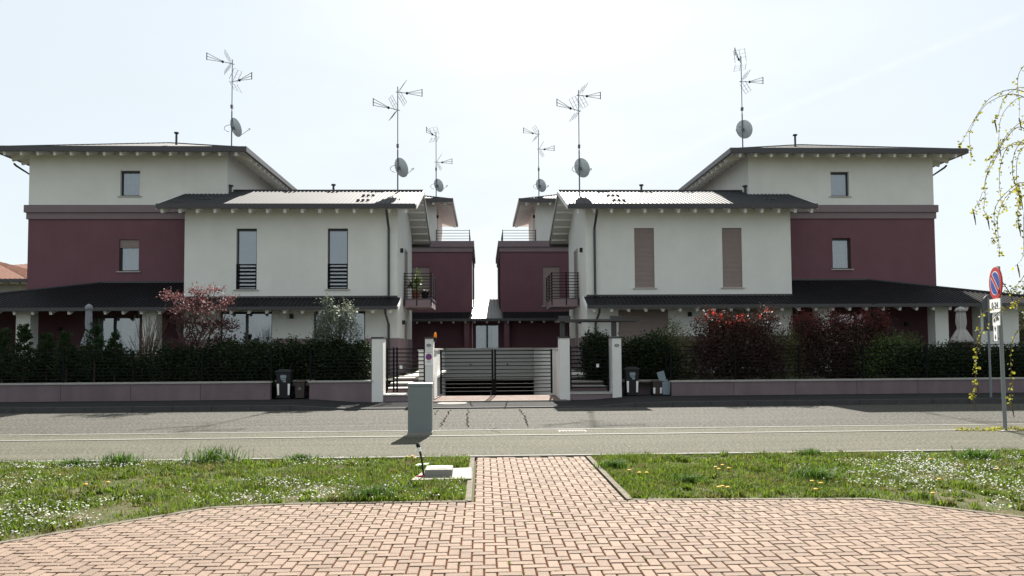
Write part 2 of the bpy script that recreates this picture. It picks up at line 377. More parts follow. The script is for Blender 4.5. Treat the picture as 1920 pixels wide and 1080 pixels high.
YK, YWALL = 20.3, 22.8
def hw(x):                      # height of the far pavement: drops to the road at the driveway
    def st(a, b): t = min(1, max(0, (x-a)/(b-a))); return t*t*(3-2*t)
    return 0.03+0.10*(1-st(-5.2, -3.4))+0.10*st(2.9, 4.6)
XS = [-60, -40, -30, -24, -20, -16, -12, -9, -7, -6]+[-5.4+0.2*i for i in range(56)]+[7, 9, 12, 16, 20, 24, 30, 40, 60]
road = MB(); road.quad((-60, 15.12, 0), (60, 15.12, 0), (60, YK, 0), (-60, YK, 0)); road = structure(road, 'road', 'asphalt')
gut = MB(); gut.quad((-60, 14.16, 0.0), (60, 14.16, 0.0), (60, 15.0, 0.0), (-60, 15.0, 0.0)); structure(gut, 'gutter_strip', 'path')
path = MB(); path.quad((-60, 11.38, 0.0), (60, 11.38, 0.0), (60, 14.04, 0.0), (-60, 14.04, 0.0)); path = structure(path, 'footpath', 'path')
walk = MB()
for a, b in zip(XS, XS[1:]): walk.quad((a, YK+0.14, hw(a)), (b, YK+0.14, hw(b)), (b, YWALL+0.9, hw(b)), (a, YWALL+0.9, hw(a)))
walk = structure(walk, 'pavement', 'walk')
# kerb stones of the far pavement
x = -24.0
while x < 24:
    k = MB(); a, b = x+0.006, x+0.994
    k.add([(a,YK,-0.1),(b,YK,-0.1),(b,YK+0.14,-0.1),(a,YK+0.14,-0.1),(a,YK+0.012,hw(a)+0.004),(b,YK+0.012,hw(b)+0.004),(b,YK+0.14,hw(b)+0.004),(a,YK+0.14,hw(a)+0.004)],
          [(3,2,1,0),(4,5,6,7),(0,1,5,4),(1,2,6,5),(2,3,7,6),(3,0,4,7)])
    k.build('kerb_stone', 'farkerb', walk); x += 1.0
# flush pale edging strips, in one-metre stones
def edging(p, q, wdt, z, parent, m='kerb', step=1.0, name='edging_stone'):
    p = Vector(p); q = Vector(q); d = (q-p); n = max(1, round(d.length/step)); d = d/n
    for i in range(n):
        a = p+d*i+d.normalized()*0.004; b = p+d*(i+1)-d.normalized()*0.004
        MB().bar((a.x, a.y, z-0.06), (b.x, b.y, z-0.06), wdt, 0.12).build(name, m, parent)
edging((-14, 15.06), (15, 15.06), 0.10, 0.006, road)
edging((-14, 14.10), (15, 14.10), 0.12, 0.010, road)
edging((-11, 11.32), (13, 11.32), 0.085, 0.028, path)
# cracks and a patch in the road
def crack(pts, wdt, parent, z=0.0045):
    mb = MB(); P = []
    for (x0, y0), (x1, y1) in zip(pts, pts[1:]):
        n = max(2, int(math.hypot(x1-x0, y1-y0)/0.12))
        for i in range(n):
            t = i/n; P.append(Vector((x0+(x1-x0)*t+random.uniform(-.035,.035), y0+(y1-y0)*t+random.uniform(-.03,.03), z)))
    P.append(Vector((*pts[-1], z)))
    for a, b in zip(P, P[1:]):
        d = (b-a).normalized(); s = Vector((-d.y, d.x, 0))*wdt*random.uniform(.06, .34)
        mb.quad(a-s, b-s, b+s, a+s)
    mb.build('crack', 'crack', parent)
def gp(*pts): return [tuple(G(*p).xy) for p in pts]
for pts, wd in ((((845,769),(836,783),(824,801)), .05), (((878,768),(877,785),(876,802)), .045), (((974,768),(983,780),(990,801)), .05),
                (((822,769),(815,778)), .035), (((935,811),(920,808),(930,803)), .06), (((640,811),(660,808),(700,809)), .06),
                (((230,818),(270,814),(310,816)), .05), (((1240,806),(1330,803),(1420,805)), .03), (((60,818),(140,815)), .03), (((1500,806),(1580,804)),.03)):
    crack(gp(*pts), wd, road, 0.0055 if wd < .1 else 0.006)
for pts in (((885,762),(880,752)), ((948,764),(951,752))):
    q = [G(a, b, 0.035) for a, b in pts]; crack([tuple(p.xy) for p in q], .05, walk, 0.036)
# paved square and path of herringbone blocks
U = 0.0925
PX0, PX1 = -0.10, 1.46
plaza = MB(); plaza.quad((-9, -3, 0), (9, -3, 0), (9, 8.0, 0), (-9, 8.0, 0)); plaza.quad((PX0, 8.0, 0), (PX1, 8.0, 0), (PX1, 11.27, 0), (PX0, 11.27, 0))
plaza = structure(plaza, 'paved_square', 'joint')
OCT = [(-7.0, 0.5), (7.2, 0.5), (7.2, 4.75), (3.95, 7.88), (1.5, 8.02), (-0.12, 8.05), (-1.95, 8.05), (-2.75, 7.92), (-7.0, 3.55)]
def clip(poly, cv):
    for (ax_, ay), (bx, by) in zip(cv, cv[1:]+cv[:1]):
        out = []
        f = lambda p: (bx-ax_)*(p[1]-ay)-(by-ay)*(p[0]-ax_)
        for i in range(len(poly)):
            p, q = poly[i-1], poly[i]; fp, fq = f(p), f(q)
            if (fp >= 0) != (fq >= 0): t = fp/(fp-fq); out.append((p[0]+(q[0]-p[0])*t, p[1]+(q[1]-p[1])*t))
            if fq >= 0: out.append(q)
        poly = out
        if len(poly) < 3: return []
    return poly
PATHR = [(PX0, 7.5), (PX1, 7.5), (PX1, 11.26), (PX0, 11.26)]
singles, rest = [], MB()
def area(p): return abs(sum(p[i-1][0]*p[i][1]-p[i][0]*p[i-1][1] for i in range(len(p))))/2
def proj_ok(x, y):
    q = RM.transposed() @ (Vector((x, y, 0))-CAM)
    if q.z >= -0.1: return None
    return PPX+FPX*q.x/-q.z, PPY-FPX*q.y/-q.z
J = 0.0062
cand = []
for i in range(-80, 82):
    for j in range(5, 124):
        r = (i+j) % 4
        if r == 0: rect = (i*U, j*U, (i+2)*U, (j+1)*U, 'h')
        elif r == 2: rect = (i*U, j*U, (i+1)*U, (j+2)*U, 'v')
        else: continue
        x0, y0, x1, y1, o = rect; x0 += J; y0 += J; x1 -= J; y1 -= J
        full = [(x0,y0),(x1,y0),(x1,y1),(x0,y1)]
        if y1 > 11.3 or x0 < -7.1 or x1 > 7.3: continue
        cxm = (x0+x1)/2
        if PX0+.1 < cxm < PX1-.1 and y0 > 7.0: c = clip(full, PATHR) if y0 > 7.6 else full
        elif y0 > 8.06: c = clip(full, PATHR)
        else: c = clip(full, OCT)
        if y0 <= 8.06 < y1 and not PX0+.1 < cxm < PX1-.1:
            c2 = clip(full, [(PX0, 8.056), (PX1, 8.056), (PX1, 11.26), (PX0, 11.26)])
            if len(c2) >= 3 and area(c2) > .0004: cand.append((False, o, full, c2))
        if len(c) < 3 or area(c) < 0.0012: continue
        whole = area(c) > 0.999*area(full)
        cand.append((whole, o, full, c))
def paver_shape(mb, poly, z):
    n = len(poly); cx = sum(p[0] for p in poly)/n; cy = sum(p[1] for p in poly)/n; c = 0.006
    lo = [(p[0], p[1], -0.03) for p in poly]; md = [(p[0], p[1], z-0.005) for p in poly]
    tp = []
    for p in poly:
        d = Vector((cx-p[0], cy-p[1])); dl = d.length or 1; d = d*(min(c*1.4, dl*.4)/dl); tp.append((p[0]+d.x, p[1]+d.y, z))
    fs = [tuple(range(2*n, 3*n))]
    for k in range(n): fs += [(k,(k+1)%n,n+(k+1)%n,n+k), (n+k,n+(k+1)%n,2*n+(k+1)%n,2*n+k)]
    mb.add(lo+md+tp, fs)
protos = {}
order = []
for k, (whole, o, full, c) in enumerate(cand):
    pr = proj_ok(*full[0]); vis = pr is not None and 5 < pr[0] < 1910 and pr[1] < 1074
    if whole and vis: order.append((full[0][1], k))
order.sort(); single = {k for _, k in order[:300]}
for k, (whole, o, full, c) in enumerate(cand):
    z = 0.010+random.uniform(-.0022, .0022)
    if k in single:
        if o not in protos:
            mb = MB(); paver_shape(mb, full, 0.010); protos[o] = (mb.build('paver', 'paver', plaza), full[0])
        else:
            p, f0 = protos[o]; again(p, (full[0][0]-f0[0], full[0][1]-f0[1], z-0.010))
    else: paver_shape(rest, c, z)
rest.build('pavers', 'paver', plaza, kind='stuff')
# concrete edging of the square and the path
BORD = [(-7.0, 3.55), (-2.75, 7.96), (-1.95, 8.10), (-0.16, 8.10), (-0.16, 11.26)]
for a, b in zip(BORD, BORD[1:]): edging(a, b, 0.065, 0.014, plaza, 'edge')
BORD2 = [(1.52, 11.26), (1.52, 8.06), (3.97, 7.93), (7.2, 4.80)]
for a, b in zip(BORD2, BORD2[1:]): edging(a, b, 0.065, 0.014, plaza, 'edge')
# lawns
LAWNL = [(-13, 11.26), (-13, -2), (-7.05, -2), (-7.05, 3.58), (-2.78, 8.0), (-1.95, 8.14), (-0.2, 8.14), (-0.2, 11.26)]
LAWNR = [(1.56, 11.26), (1.56, 8.10), (3.99, 7.97), (7.25, 4.83), (7.25, -2), (14, -2), (14, 11.26)]
for P in (LAWNL, LAWNR):
    mb = MB(); mb.quad(*[(x, y, 0.004) for x, y in P]); structure(mb, 'lawn', 'soil')

# ramp to the basement garage
rp_ = MB(); rp_.quad((RX0, 24.3, 0.085), (RX1, 24.3, 0.085), (RX1, 38.2, -2.25), (RX0, 38.2, -2.25)); rp_.quad((RX0, 38.2, -2.25), (RX1, 38.2, -2.25), (RX1, 44, -2.25), (RX0, 44, -2.25)); structure(rp_, 'driveway_ramp', 'walk')
ap = MB(); ap.quad((-1.55, 22.55, 0.05), (2.45, 22.55, 0.05), (2.3, 24.3, 0.09), (-1.4, 24.3, 0.09)); ap = structure(ap, 'driveway_apron', 'apron')
edging((-1.55, 22.52), (2.45, 22.52), 0.08, 0.055, ap)
# raised gardens behind the walls
gd = MB(); gd.quad((-45, 22.95, 0.5), (-3.75, 22.95, 0.5), (-3.75, 60, 0.5), (-45, 60, 0.5)); gd.quad((-3.75, 26.6, 0.5), (RX0-.2, 26.6, 0.5), (RX0-.2, 60, 0.5), (-3.75, 60, 0.5))
gd.quad((4.1, 22.95, 0.5), (45, 22.95, 0.5), (45, 60, 0.5), (4.1, 60, 0.5)); gd.quad((RX1+.2, 26.6, 0.5), (4.1, 26.6, 0.5), (4.1, 60, 0.5), (RX1+.2, 60, 0.5)); gd.quad((RX0-.2, 38.2, 0.5), (RX1+.2, 38.2, 0.5), (RX1+.2, 60, 0.5), (RX0-.2, 60, 0.5))
structure(gd, 'garden_ground', 'garden')

# ramp retaining walls and the beam over the garage
rw = thing('ramp_wall', ((RX0+RX1)/2, 38, 0), 'white parapet wall around the sunken garage ramp behind the driveway gate', 'wall')
for xa, xb in ((RX0-.2, RX0), (RX1, RX1+.2)):
    MB().box((xa, 24.75, -2.4), (xb, 38.2, 1.50)).build('side_wall', 'pillar', rw)
    MB().box((xa-.03, 24.78, 1.502), (xb+.03, 38.2, 1.56)).build('coping', 'stone', rw)
bm_ = MB().box((RX0+.003, 38.0, 0.05), (RX1-.003, 38.2, 1.50)).build('garage_beam', 'greyframe', rw)
MB().box((RX0+.05, 37.97, 1.503), (RX1-.05, 38.23, 1.565)).build('coping', 'stone', rw)
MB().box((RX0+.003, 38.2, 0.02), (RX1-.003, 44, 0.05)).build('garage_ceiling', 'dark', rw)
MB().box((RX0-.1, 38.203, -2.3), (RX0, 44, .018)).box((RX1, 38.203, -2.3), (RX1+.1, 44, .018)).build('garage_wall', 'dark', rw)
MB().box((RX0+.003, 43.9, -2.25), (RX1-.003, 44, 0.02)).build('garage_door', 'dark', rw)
for xx in (-0.6, 1.2): MB().lathe([(0.035, 0), (0.045, .03), (0.03, .06)], (xx, 37.97, 0.74), 8).build('lamp', 'black', rw)

# ================================================================== HOUSES
def window(par, tf, u0, u1, z0, z1, Y, kind, dep=0.2, sill=True, fr='frame', mull=0, label=None):
    w_ = MB(tf)
    a = 0.055; yb = Y+dep
    for b0, b1 in (((u0,yb-.07,z0),(u0+a,yb,z1)), ((u1-a,yb-.07,z0),(u1,yb,z1)), ((u0+a,yb-.07,z0),(u1-a,yb,z0+a)), ((u0+a,yb-.07,z1-a*1.6),(u1-a,yb,z1))): w_.box(b0, b1)
    for k in range(mull):
        um = u0+(u1-u0)*(k+1)/(mull+1); w_.box((um-.05, yb-.072, z0+a), (um+.05, yb+.002, z1-a*1.6))
    wob = w_.build('window', fr, par)
    if label: wob['label'] = label
    if sill: MB(tf).box((u0-.09, Y-.05, z0-.045), (u1+.09, Y+.10, z0-.003)).build('sill', 'stone', wob)
    if kind == 'shutter':
        MB(tf).box((u0+.004, Y+.06, z0+.004), (u1-.004, Y+.085, z1-.004)).build('roller_shutter', 'shutter', wob); return wob
    MB(tf).quad((u0+a, yb-.03, z0+a), (u1-a, yb-.03, z0+a), (u1-a, yb-.03, z1-a), (u0+a, yb-.03, z1-a)).build('pane', 'glass', wob)
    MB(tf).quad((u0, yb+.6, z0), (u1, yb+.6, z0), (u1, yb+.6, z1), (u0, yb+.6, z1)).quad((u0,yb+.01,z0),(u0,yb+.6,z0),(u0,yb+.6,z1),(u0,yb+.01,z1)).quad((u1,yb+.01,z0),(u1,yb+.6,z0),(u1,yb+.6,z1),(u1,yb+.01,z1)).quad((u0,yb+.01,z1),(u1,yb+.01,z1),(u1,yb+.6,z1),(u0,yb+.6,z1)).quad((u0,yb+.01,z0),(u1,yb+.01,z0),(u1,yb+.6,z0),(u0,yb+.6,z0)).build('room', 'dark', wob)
    if kind == 'french':
        zb = z0+(z1-z0)*.42
        MB(tf).box((u0+a, yb+.08, z0+.04), (u1-a, yb+.09, zb-.02)).build('sheer_curtain', 'whitep', wob)
        MB(tf).box((u0+a, yb+.05, zb), (u1-a, yb+.06, z1)).build('painted_reflection', 'painted_reflection', wob)  # added sheet behind the glass, painted like reflected sky
        r = MB(tf)
        for k in range(7):
            zz = z0+.10+k*.15; r.box((u0+.02, Y+.02, zz), (u1-.02, Y+.05, zz+(.06 if k < 6 else .03)))
        r.box((u0+.012, Y+.015, z0), (u0+.05, Y+.055, z0+1.04)); r.box((u1-.05, Y+.015, z0), (u1-.012, Y+.055, z0+1.04))
        r.build('railing', 'rail', wob)
    if kind == 'half':
        MB(tf).box((u0+.004, Y+.06, z1-.36), (u1-.004, Y+.085, z1-.004)).build('roller_shutter', 'shutter', wob)
    if kind in ('half', 'curtain', 'slide'):
        c = MB(tf); n = 26; y0 = yb+.1
        for k in range(n):
            ua = u0+(u1-u0)*k/n; ub = u0+(u1-u0)*(k+1)/n
            ya = y0+.03*math.sin(k*1.7); yc = y0+.03*math.sin((k+1)*1.7)
            if kind == 'slide' and .35 < (k/n) < .72: continue
            c.quad((ua, ya, z0+.05), (ub, yc, z0+.05), (ub, yc, z1-.05), (ua, ya, z1-.05))
        c.build('curtain', 'curtain', wob)
    return wob

RP = 0.684
def rafters(par, tf, axis, a0, a1, base, tip, m='soffit', w=.10, h=.13, step=RP):
    """rafter tails at every step between a0 and a1; base/tip = ((coord, z),(coord, z)) in the other axis"""
    n = int((a1-a0)/step); first = None
    off = ((a1-a0)-n*step)/2
    for k in range(n+1):
        a = a0+off+k*step
        if axis == 'u': P, Q = (a, base[0], base[1]), (a, tip[0], tip[1])
        else: P, Q = (base[0], a, base[1]), (tip[0], a, tip[1])
        if first is None:
            mb = MB(tf).bar(P, Q, w, h); first = mb.build('rafter', m, par); f0 = tf(*P)
        else:
            t = tf(*P); again(first, (t[0]-f0[0], t[1]-f0[1], 0))

def hip_roof(par, tf, u0, u1, y0, y1, ze, slope, ov, gut=.34):
    """u0..u1, y0..y1 = eave rectangle; ov = overhang to the walls"""
    W, D = u1-u0, y1-y0; Lh = min(W, D)/2
    rf = MB(tf)
    sheet(rf, (u0,y0,ze), (u1,y0,ze), (0,1,slope), Lh, 1, 1); sheet(rf, (u1,y0,ze), (u1,y1,ze), (-1,0,slope), Lh, 1, 1)
    sheet(rf, (u1,y1,ze), (u0,y1,ze), (0,-1,slope), Lh, 1, 1); sheet(rf, (u0,y1,ze), (u0,y0,ze), (1,0,slope), Lh, 1, 1)
    r = rf.build('roof', 'roof', par)
    rc = MB(tf); zt = ze+Lh*slope
    if W <= D: r0, r1 = ((u0+u1)/2, y0+Lh), ((u0+u1)/2, y1-Lh)
    else: r0, r1 = (u0+Lh, (y0+y1)/2), (u1-Lh, (y0+y1)/2)
    lo, hi = (r0, r1)
    for c, t in (((u0,y0), r0), ((u1,y0), r0 if W <= D else r1), ((u1,y1), r1), ((u0,y1), r1 if W <= D else r0)):
        rc.tube([(c[0], c[1], ze+.02), (t[0], t[1], zt+.02)], .05, 6)
    rc.tube([(r0[0], r0[1], zt+.02), (r1[0]+.01, r1[1]+.01, zt+.02)], .05, 6)
    rc.build('ridge_cap', 'roof', r)
    s = MB(tf); d = .15; b = ov+.02; zi = ze-d+slope*b
    A_ = [(u0,y0,ze-d),(u1,y0,ze-d),(u1,y1,ze-d),(u0,y1,ze-d)]; B_ = [(u0+b,y0+b,zi),(u1-b,y0+b,zi),(u1-b,y1-b,zi),(u0+b,y1-b,zi)]
    for k in range(4): s.quad(A_[k], A_[(k+1)%4], B_[(k+1)%4], B_[k])
    s.build('soffit', 'soffit', r)
    gt = MB(tf); gz0, gz1 = ze-gut+.06, ze+.05; tck = .12
    gz0 = ze-.17; gt.box((u0-tck, y0-tck, gz0), (u1+tck, y0, gz1)); gt.box((u0-tck, y0+.001, gz0), (u0, y1, gz1)); gt.box((u1, y0+.001, gz0), (u1+tck, y1, gz1))
    gt.build('gutter', 'gutter', r)
    e = ze-d-.085
    rafters(r, tf, 'u', u0+.25, u1-.25, (y0+ov, e+slope*ov), (y0+.02, e), h=.17)
    rafters(r, tf, 'y', y0+.9, y1-.5, (u0+ov, e+slope*ov), (u0+.02, e), h=.17); rafters(r, tf, 'y', y0+.9, y1-.5, (u1-ov, e+slope*ov), (u1-.02, e), h=.17)
    return r

def lamp(par, tf, u, y, z): MB(tf).box((u-.07, y-.12, z-.09), (u+.07, y-.002, z+.09)).build('wall_lamp', 'black', par)
def flue(par, tf, u, y, z0, z1, r=.05):
    MB(tf).tube([(u,y,z0),(u,y,z1)], r, 8).lathe([(r*1.7, 0), (r*2.2, .03), (r*2.0, .07)], (u, y, z1), 10).build('flue_pipe', 'gutter', par)

def front_house(s):
    AX = 0.4; tf = lambda u, y, z: (AX+s*u, y, z)
    left = s < 0
    h = thing('house', tf(9, 31.5, 0.5), 'white and burgundy house with %s' % ('louvred railings at tall upper windows, left of the gate' if left else 'closed beige shutters at tall upper windows, right of the gate'), 'house')
    # ---- front wing, two storeys
    bi, bo, YB, YR = 3.86, 12.4, 31.5, 37.9
    fw = [(5.86, 6.68, 4.0, 6.47), (9.52, 10.34, 4.0, 6.47)]; gw = [(5.16, 7.23, 0.75, 3.1), (8.89, 10.97, 0.75, 3.1)]
    ze, sl, ye, yr = 7.30, .343, 30.75, 34.6
    zr = ze+sl*(yr-ye); yre = 39.3; zu = lambda y: zr-sl*abs(y-yr)-.16
    wl = MB(tf); wall_xz(wl, bi, bo, 0.4, zu(YB), YB, fw+gw)
    wl.quad((bi,YB,.4), (bi,YB,zu(YB)), (bi,yr,zu(yr)), (bi,YR,zu(YR)), (bi,YR,.4)); wl.quad((bo,YB,.4), (bo,YB,zu(YB)), (bo,yr,zu(yr)), (bo,YR,zu(YR)), (bo,YR,.4)); wl.quad((bi,YR,.4), (bo,YR,.4), (bo,YR,zu(YR)), (bi,YR,zu(YR)))
    wl = wl.build('wall', 'white', h)
    for a, b in ((bi-.02, 5.16), (7.23, 8.89), (10.97, bo)): MB(tf).box((a, YB-.02, .45), (b, YB+.05, 2.0)).build('plinth', 'plinth', h)
    MB(tf).box((bi-.02, YB+.052, .45), (bi+.05, YR, 2.0)).build('plinth', 'plinth', h)
    for k, (a, b, c, d) in enumerate(fw): window(h, tf, a, b, c, d, YB, 'french' if left else 'shutter', label='tall window behind a louvred balustrade' if left else 'tall window closed by a beige roller shutter')
    for k, (a, b, c, d) in enumerate(gw): window(h, tf, a, b, c, d, YB, 'slide' if left else 'shutter', sill=False, mull=1)
    vo = .82
    r = MB(tf); u0, u1 = bi-vo, bo+vo
    sheet(r, (u0,ye,ze), (u1,ye,ze), (0,1,sl), yr-ye); sheet(r, (u0,yr,zr), (u1,yr,zr), (0,1,-sl), yre-yr)
    r = r.build('roof', 'roof', h)
    MB(tf).tube([(u0,yr,zr+.02),(u1,yr,zr+.02)], .06, 6).build('ridge_cap', 'roof', r)
    so_ = MB(tf); so_.quad((u0,ye,ze-.15),(u1,ye,ze-.15),(u1,yr,zr-.15),(u0,yr,zr-.15)); so_.quad((u0,yr,zr-.15),(u1,yr,zr-.15),(u1,yre,zr-.15-sl*(yre-yr)),(u0,yre,zr-.15-sl*(yre-yr))); so_.build('soffit', 'soffit', r)
    for ua in (u0-.03, u1):
        v = MB(tf); zz = zr-sl*(yre-yr)
        v.add([(ua,ye,ze-.17),(ua,yr,zr-.17),(ua,yr,zr+.045),(ua,ye,ze+.045),(ua+.03,ye,ze-.17),(ua+.03,yr,zr-.17),(ua+.03,yr,zr+.045),(ua+.03,ye,ze+.045)], [(0,1,2,3),(4,5,6,7),(0,1,5,4),(2,3,7,6),(0,3,7,4)])
        v.build('verge_board', 'soffit', r)
        v = MB(tf); v.add([(ua,yre,zz-.17),(ua,yr,zr-.17),(ua,yr,zr+.045),(ua,yre,zz+.045),(ua+.03,yre,zz-.17),(ua+.03,yr,zr-.17),(ua+.03,yr,zr+.045),(ua+.03,yre,zz+.045)], [(0,1,2,3),(4,5,6,7),(0,1,5,4),(2,3,7,6),(0,3,7,4)])
        v.build('verge_board', 'gutter', r)
    MB(tf).box((u0+.02, ye-.13, ze-.15), (u1-.02, ye-.004, ze+.03)).build('gutter', 'gutter', r)
    MB(tf).box((u0+.02, yre+.004, ze-.42-.15), (u1-.02, yre+.13, ze-.42+.03)).build('gutter', 'gutter', r)
    e = ze-.15-.085
    rafters(r, tf, 'u', u0+.35, u1-.15, (YB, e+sl*(YB-ye)), (ye+.02, e), h=.17)
    for yy in np.arange(ye+.5, yre-.2, RP):       # lookouts under the inner verge
        zz = zr-sl*abs(yy-yr)-.15-.06
        MB(tf).bar((bi, yy, zz), (u0+.05, yy, zz), .10, .10).build('lookout', 'soffit', r)
    for px, py in ((387,374),(545,360),(625,360),(707,360),(690,368),(680,377)):
        p = PY(px, py, 33.0); t = (px-291)/500; 
        dd = pray(px, py); # meet the roof plane
        tt = (ze-CAM.z+sl*(CAM.y-ye))/(dd.z-sl*dd.y); p = CAM+dd*tt; uu = (p.x-AX)/-1.0
        for q in range(3): MB(tf).box((uu-.28+q*.2, p.y-.05, p.z+.005), (uu-.16+q*.2, p.y+.05, p.z+.075)).build('snow_guard', 'gutter', r)
    flue(r, tf, 7.2 if left else 7.0, 35.4, zr-.3, zr+.42)
    flue(r, tf, 11.4, 34.0, zr-.25, zr+.08, .06)
    # pent roof over the ground floor and wrap-around porch
    ps, pe, pz = .37, 30.3, 3.2
    p = MB(tf); sheet(p, (3.72,pe,pz), (12.4,pe,pz), (0,1,ps), 1.2)
    sheet(p, (12.4,pe,pz), (24.2,pe,pz), (0,1,ps), 3.4, tmax=lambda x: min(3.4, (11.8-x)*3.4/7.5))
    sheet(p, (24.2,pe,pz), (24.2,44,pz), (-1,0,ps*3.4/7.5), 7.5, tmax=lambda x: min(7.5, x*7.5/3.4))
    p = p.build('porch_roof', 'roofdark', h)
    MB(tf).tube([(24.2,pe,pz+.03),(16.7,33.7,pz+ps*3.4+.03)], .05, 6).build('ridge_cap', 'roof', p)
    MB(tf).box((bi,YB-.03,pz+ps*1.2+.005),(12.4,YB-.003,pz+ps*1.2+.08)).box((12.4,33.67,pz+ps*3.4+.005),(16.7,33.697,pz+ps*3.4+.08)).build('flashing', 'gutter', p)
    q = MB(tf); zd = pz-.1
    q.quad((3.72,pe,zd),(24.2,pe,zd),(16.7,33.69,zd+ps*3.4),(12.4,33.69,zd+ps*3.4),(12.4,31.49,zd+ps*1.2),(3.72,31.49,zd+ps*1.2)); q.quad((24.2,pe,zd),(24.2,44,zd),(19.86,44,zd+.72),(19.86,33.7,zd+.72)); q.build('soffit', 'soffit', p)
    MB(tf).box((3.74,pe-.11,pz-.10),(24.2,pe-.004,pz+.03)).box((24.204,pe-.11,pz-.10),(24.31,44,pz+.03)).build('gutter', 'gutter', p)
    MB(tf).add([(3.69,pe,pz-.15),(3.69,31.49,pz-.15+ps*1.19),(3.69,31.49,pz+.04+ps*1.19),(3.69,pe,pz+.04),(3.718,pe,pz-.15),(3.718,31.49,pz-.15+ps*1.19),(3.718,31.49,pz+.04+ps*1.19),(3.718,pe,pz+.04)], [(0,1,2,3),(4,5,6,7),(0,1,5,4),(2,3,7,6),(0,3,7,4)]).build('verge_board', 'soffit', p)
    rafters(p, tf, 'u', 3.85, 24.0, (31.45, zd-.07+ps*1.15), (pe+.04, zd-.07))
    for a, b in ((13.25, 13.8), (18.1, 18.65), (20.0, 21.6), (23.3, 23.8)):
        MB(tf).box((a, 30.95, .45), (b, 31.5, zd+ps*.65)).build('porch_pillar', 'white', h)
    # ---- tower, three storeys
    MB(tf).box((19.86, 33.72, .4), (22.6, 33.95, 3.75)).build('side_wall', 'red', h)
    ai, ao, YA, YAR = 11.45, 19.85, 33.7, 42.7
    w2 = [(15.17, 16.0, 4.97, 6.35), (15.1, 17.3, 0.75, 3.05)]; w3 = [(15.17, 16.0, 8.23, 9.33)]
    lw = MB(tf); wall_xz(lw, ai, ao, .4, 7.25, YA, w2); lw.quad((ai,YA,.4),(ai,YAR,.4),(ai,YAR,7.25),(ai,YA,7.25)).quad((ao,YA,.4),(ao,YAR,.4),(ao,YAR,7.25),(ao,YA,7.25)).quad((ai,YAR,.4),(ao,YAR,.4),(ao,YAR,7.25),(ai,YAR,7.25)); lw.build('wall', 'red', h)['label'] = 'burgundy plaster wall of the lower storeys'
    uw = MB(tf); wall_xz(uw, ai, ao, 7.8, 10.25, YA, w3); uw.quad((ai,YA,7.8),(ai,YAR,7.8),(ai,YAR,10.25),(ai,YA,10.25)).quad((ao,YA,7.8),(ao,YAR,7.8),(ao,YAR,10.25),(ao,YA,10.25)).quad((ai,YAR,7.8),(ao,YAR,7.8),(ao,YAR,10.25),(ai,YAR,10.25)); uw.build('wall', 'white', h)
    MB(tf).box((ai-.06,YA-.06,7.22),(ao+.06,YAR+.06,7.5)).box((ai-.13,YA-.13,7.502),(ao+.13,YAR+.13,7.82)).build('cornice_band', 'band', h)
    window(h, tf, *w3[0], YA, 'curtain', fr='frame'); window(h, tf, *w2[0], YA, 'half' if left else 'curtain', fr='frame'); window(h, tf, *w2[1], YA, 'slide' if left else 'none', sill=False, mull=1)
    MB(tf).box((12.5, YA-.03, .5), (13.35, YA+.02, 2.75)).build('door', 'frame', h)
    tr = hip_roof(h, tf, 10.45, 20.75, 32.8, 43.6, 10.1, .30, .92)
    flue(tr, tf, 14.35, 35.5, 10.6, 11.45)
    # rain pipes
    MB(tf).tube([(4.2,ye-.06,ze-.2),(4.2,ye-.02,ze-.35),(4.2,YB-.09,ze-.85),(4.2,YB-.09,3.8),(4.2,YB-.2,3.64)], .05, 8).build('downpipe', 'gutter', h)
    MB(tf).tube([(4.2,pe+.0,3.1),(4.2,pe+.05,2.95),(4.2,YB-.1,2.55),(4.2,YB-.1,.5)], .05, 8).build('downpipe', 'gutter', h)
    MB(tf).tube([(20.8,34.2,9.75),(20.7,34.2,9.65),(19.93,34.2,9.15),(19.93,34.2,3.9)], .045, 8).build('downpipe', 'gutter', h)
    lamp(h, tf, 8.1, YB, 2.9); lamp(h, tf, 18.4, YA, 2.5)
    MB(tf).box((bi-.12, 32.6, 5.62), (bi-.002, 32.74, 5.8)).build('wall_lamp', 'black', h); MB(tf).box((bi-.12, 33.3, 2.6), (bi-.002, 33.44, 2.78)).build('wall_lamp', 'black', h)
    # side doors
    for y0, y1, z0, z1 in ((34.3, 35.5, 3.73, 6.0), (34.2, 35.2, .6, 2.8)):
        d = MB(tf).box((bi-.035, y0, z0), (bi+.04, y0+.07, z1)).box((bi-.035, y1-.07, z0), (bi+.04, y1, z1)).box((bi-.035, y0+.07, z1-.08), (bi+.04, y1-.07, z1)).build('door', 'greyframe', h)
        MB(tf).quad((bi-.012, y0+.07, z0), (bi-.012, y1-.07, z0), (bi-.012, y1-.07, z1-.08), (bi-.012, y0+.07, z1-.08)).build('door_leaf', 'shutter', d)
    # balcony on the courtyard side
    b0, b1, y0, y1, zf = 2.62, bi, 33.7, 36.5, 3.72
    bal = MB(tf).box((b0, y0, 3.36), (b1-.03, y1, 3.70)).build('balcony', 'plinth', h)
    MB(tf).box((b0-.02, y0-.02, 3.702), (b1-.03, y1+.02, 3.74)).build('floor_slab', 'gutter', bal)
    rl = None
    for k in range(9):
        zz = 3.80+k*.128; t = .028
        MB(tf).box((b0, y0+.004, zz), (b1-.03, y0+.03, zz+t)).build('rail', 'rail', bal)
        MB(tf).box((b0+.002, y0+.034, zz), (b0+.028, y1, zz+t)).build('rail', 'rail', bal)
    for uu, yy in ((b0-.01, y0-.012), (b0-.01, y1-.05), (b0-.01, (y0+y1)/2), (b1-.10, y0-.012), ((b0+b1)/2, y0-.012)):
        MB(tf).box((uu, yy, 3.42), (uu+.045, yy+.045, 4.87)).build('post', 'rail', bal)
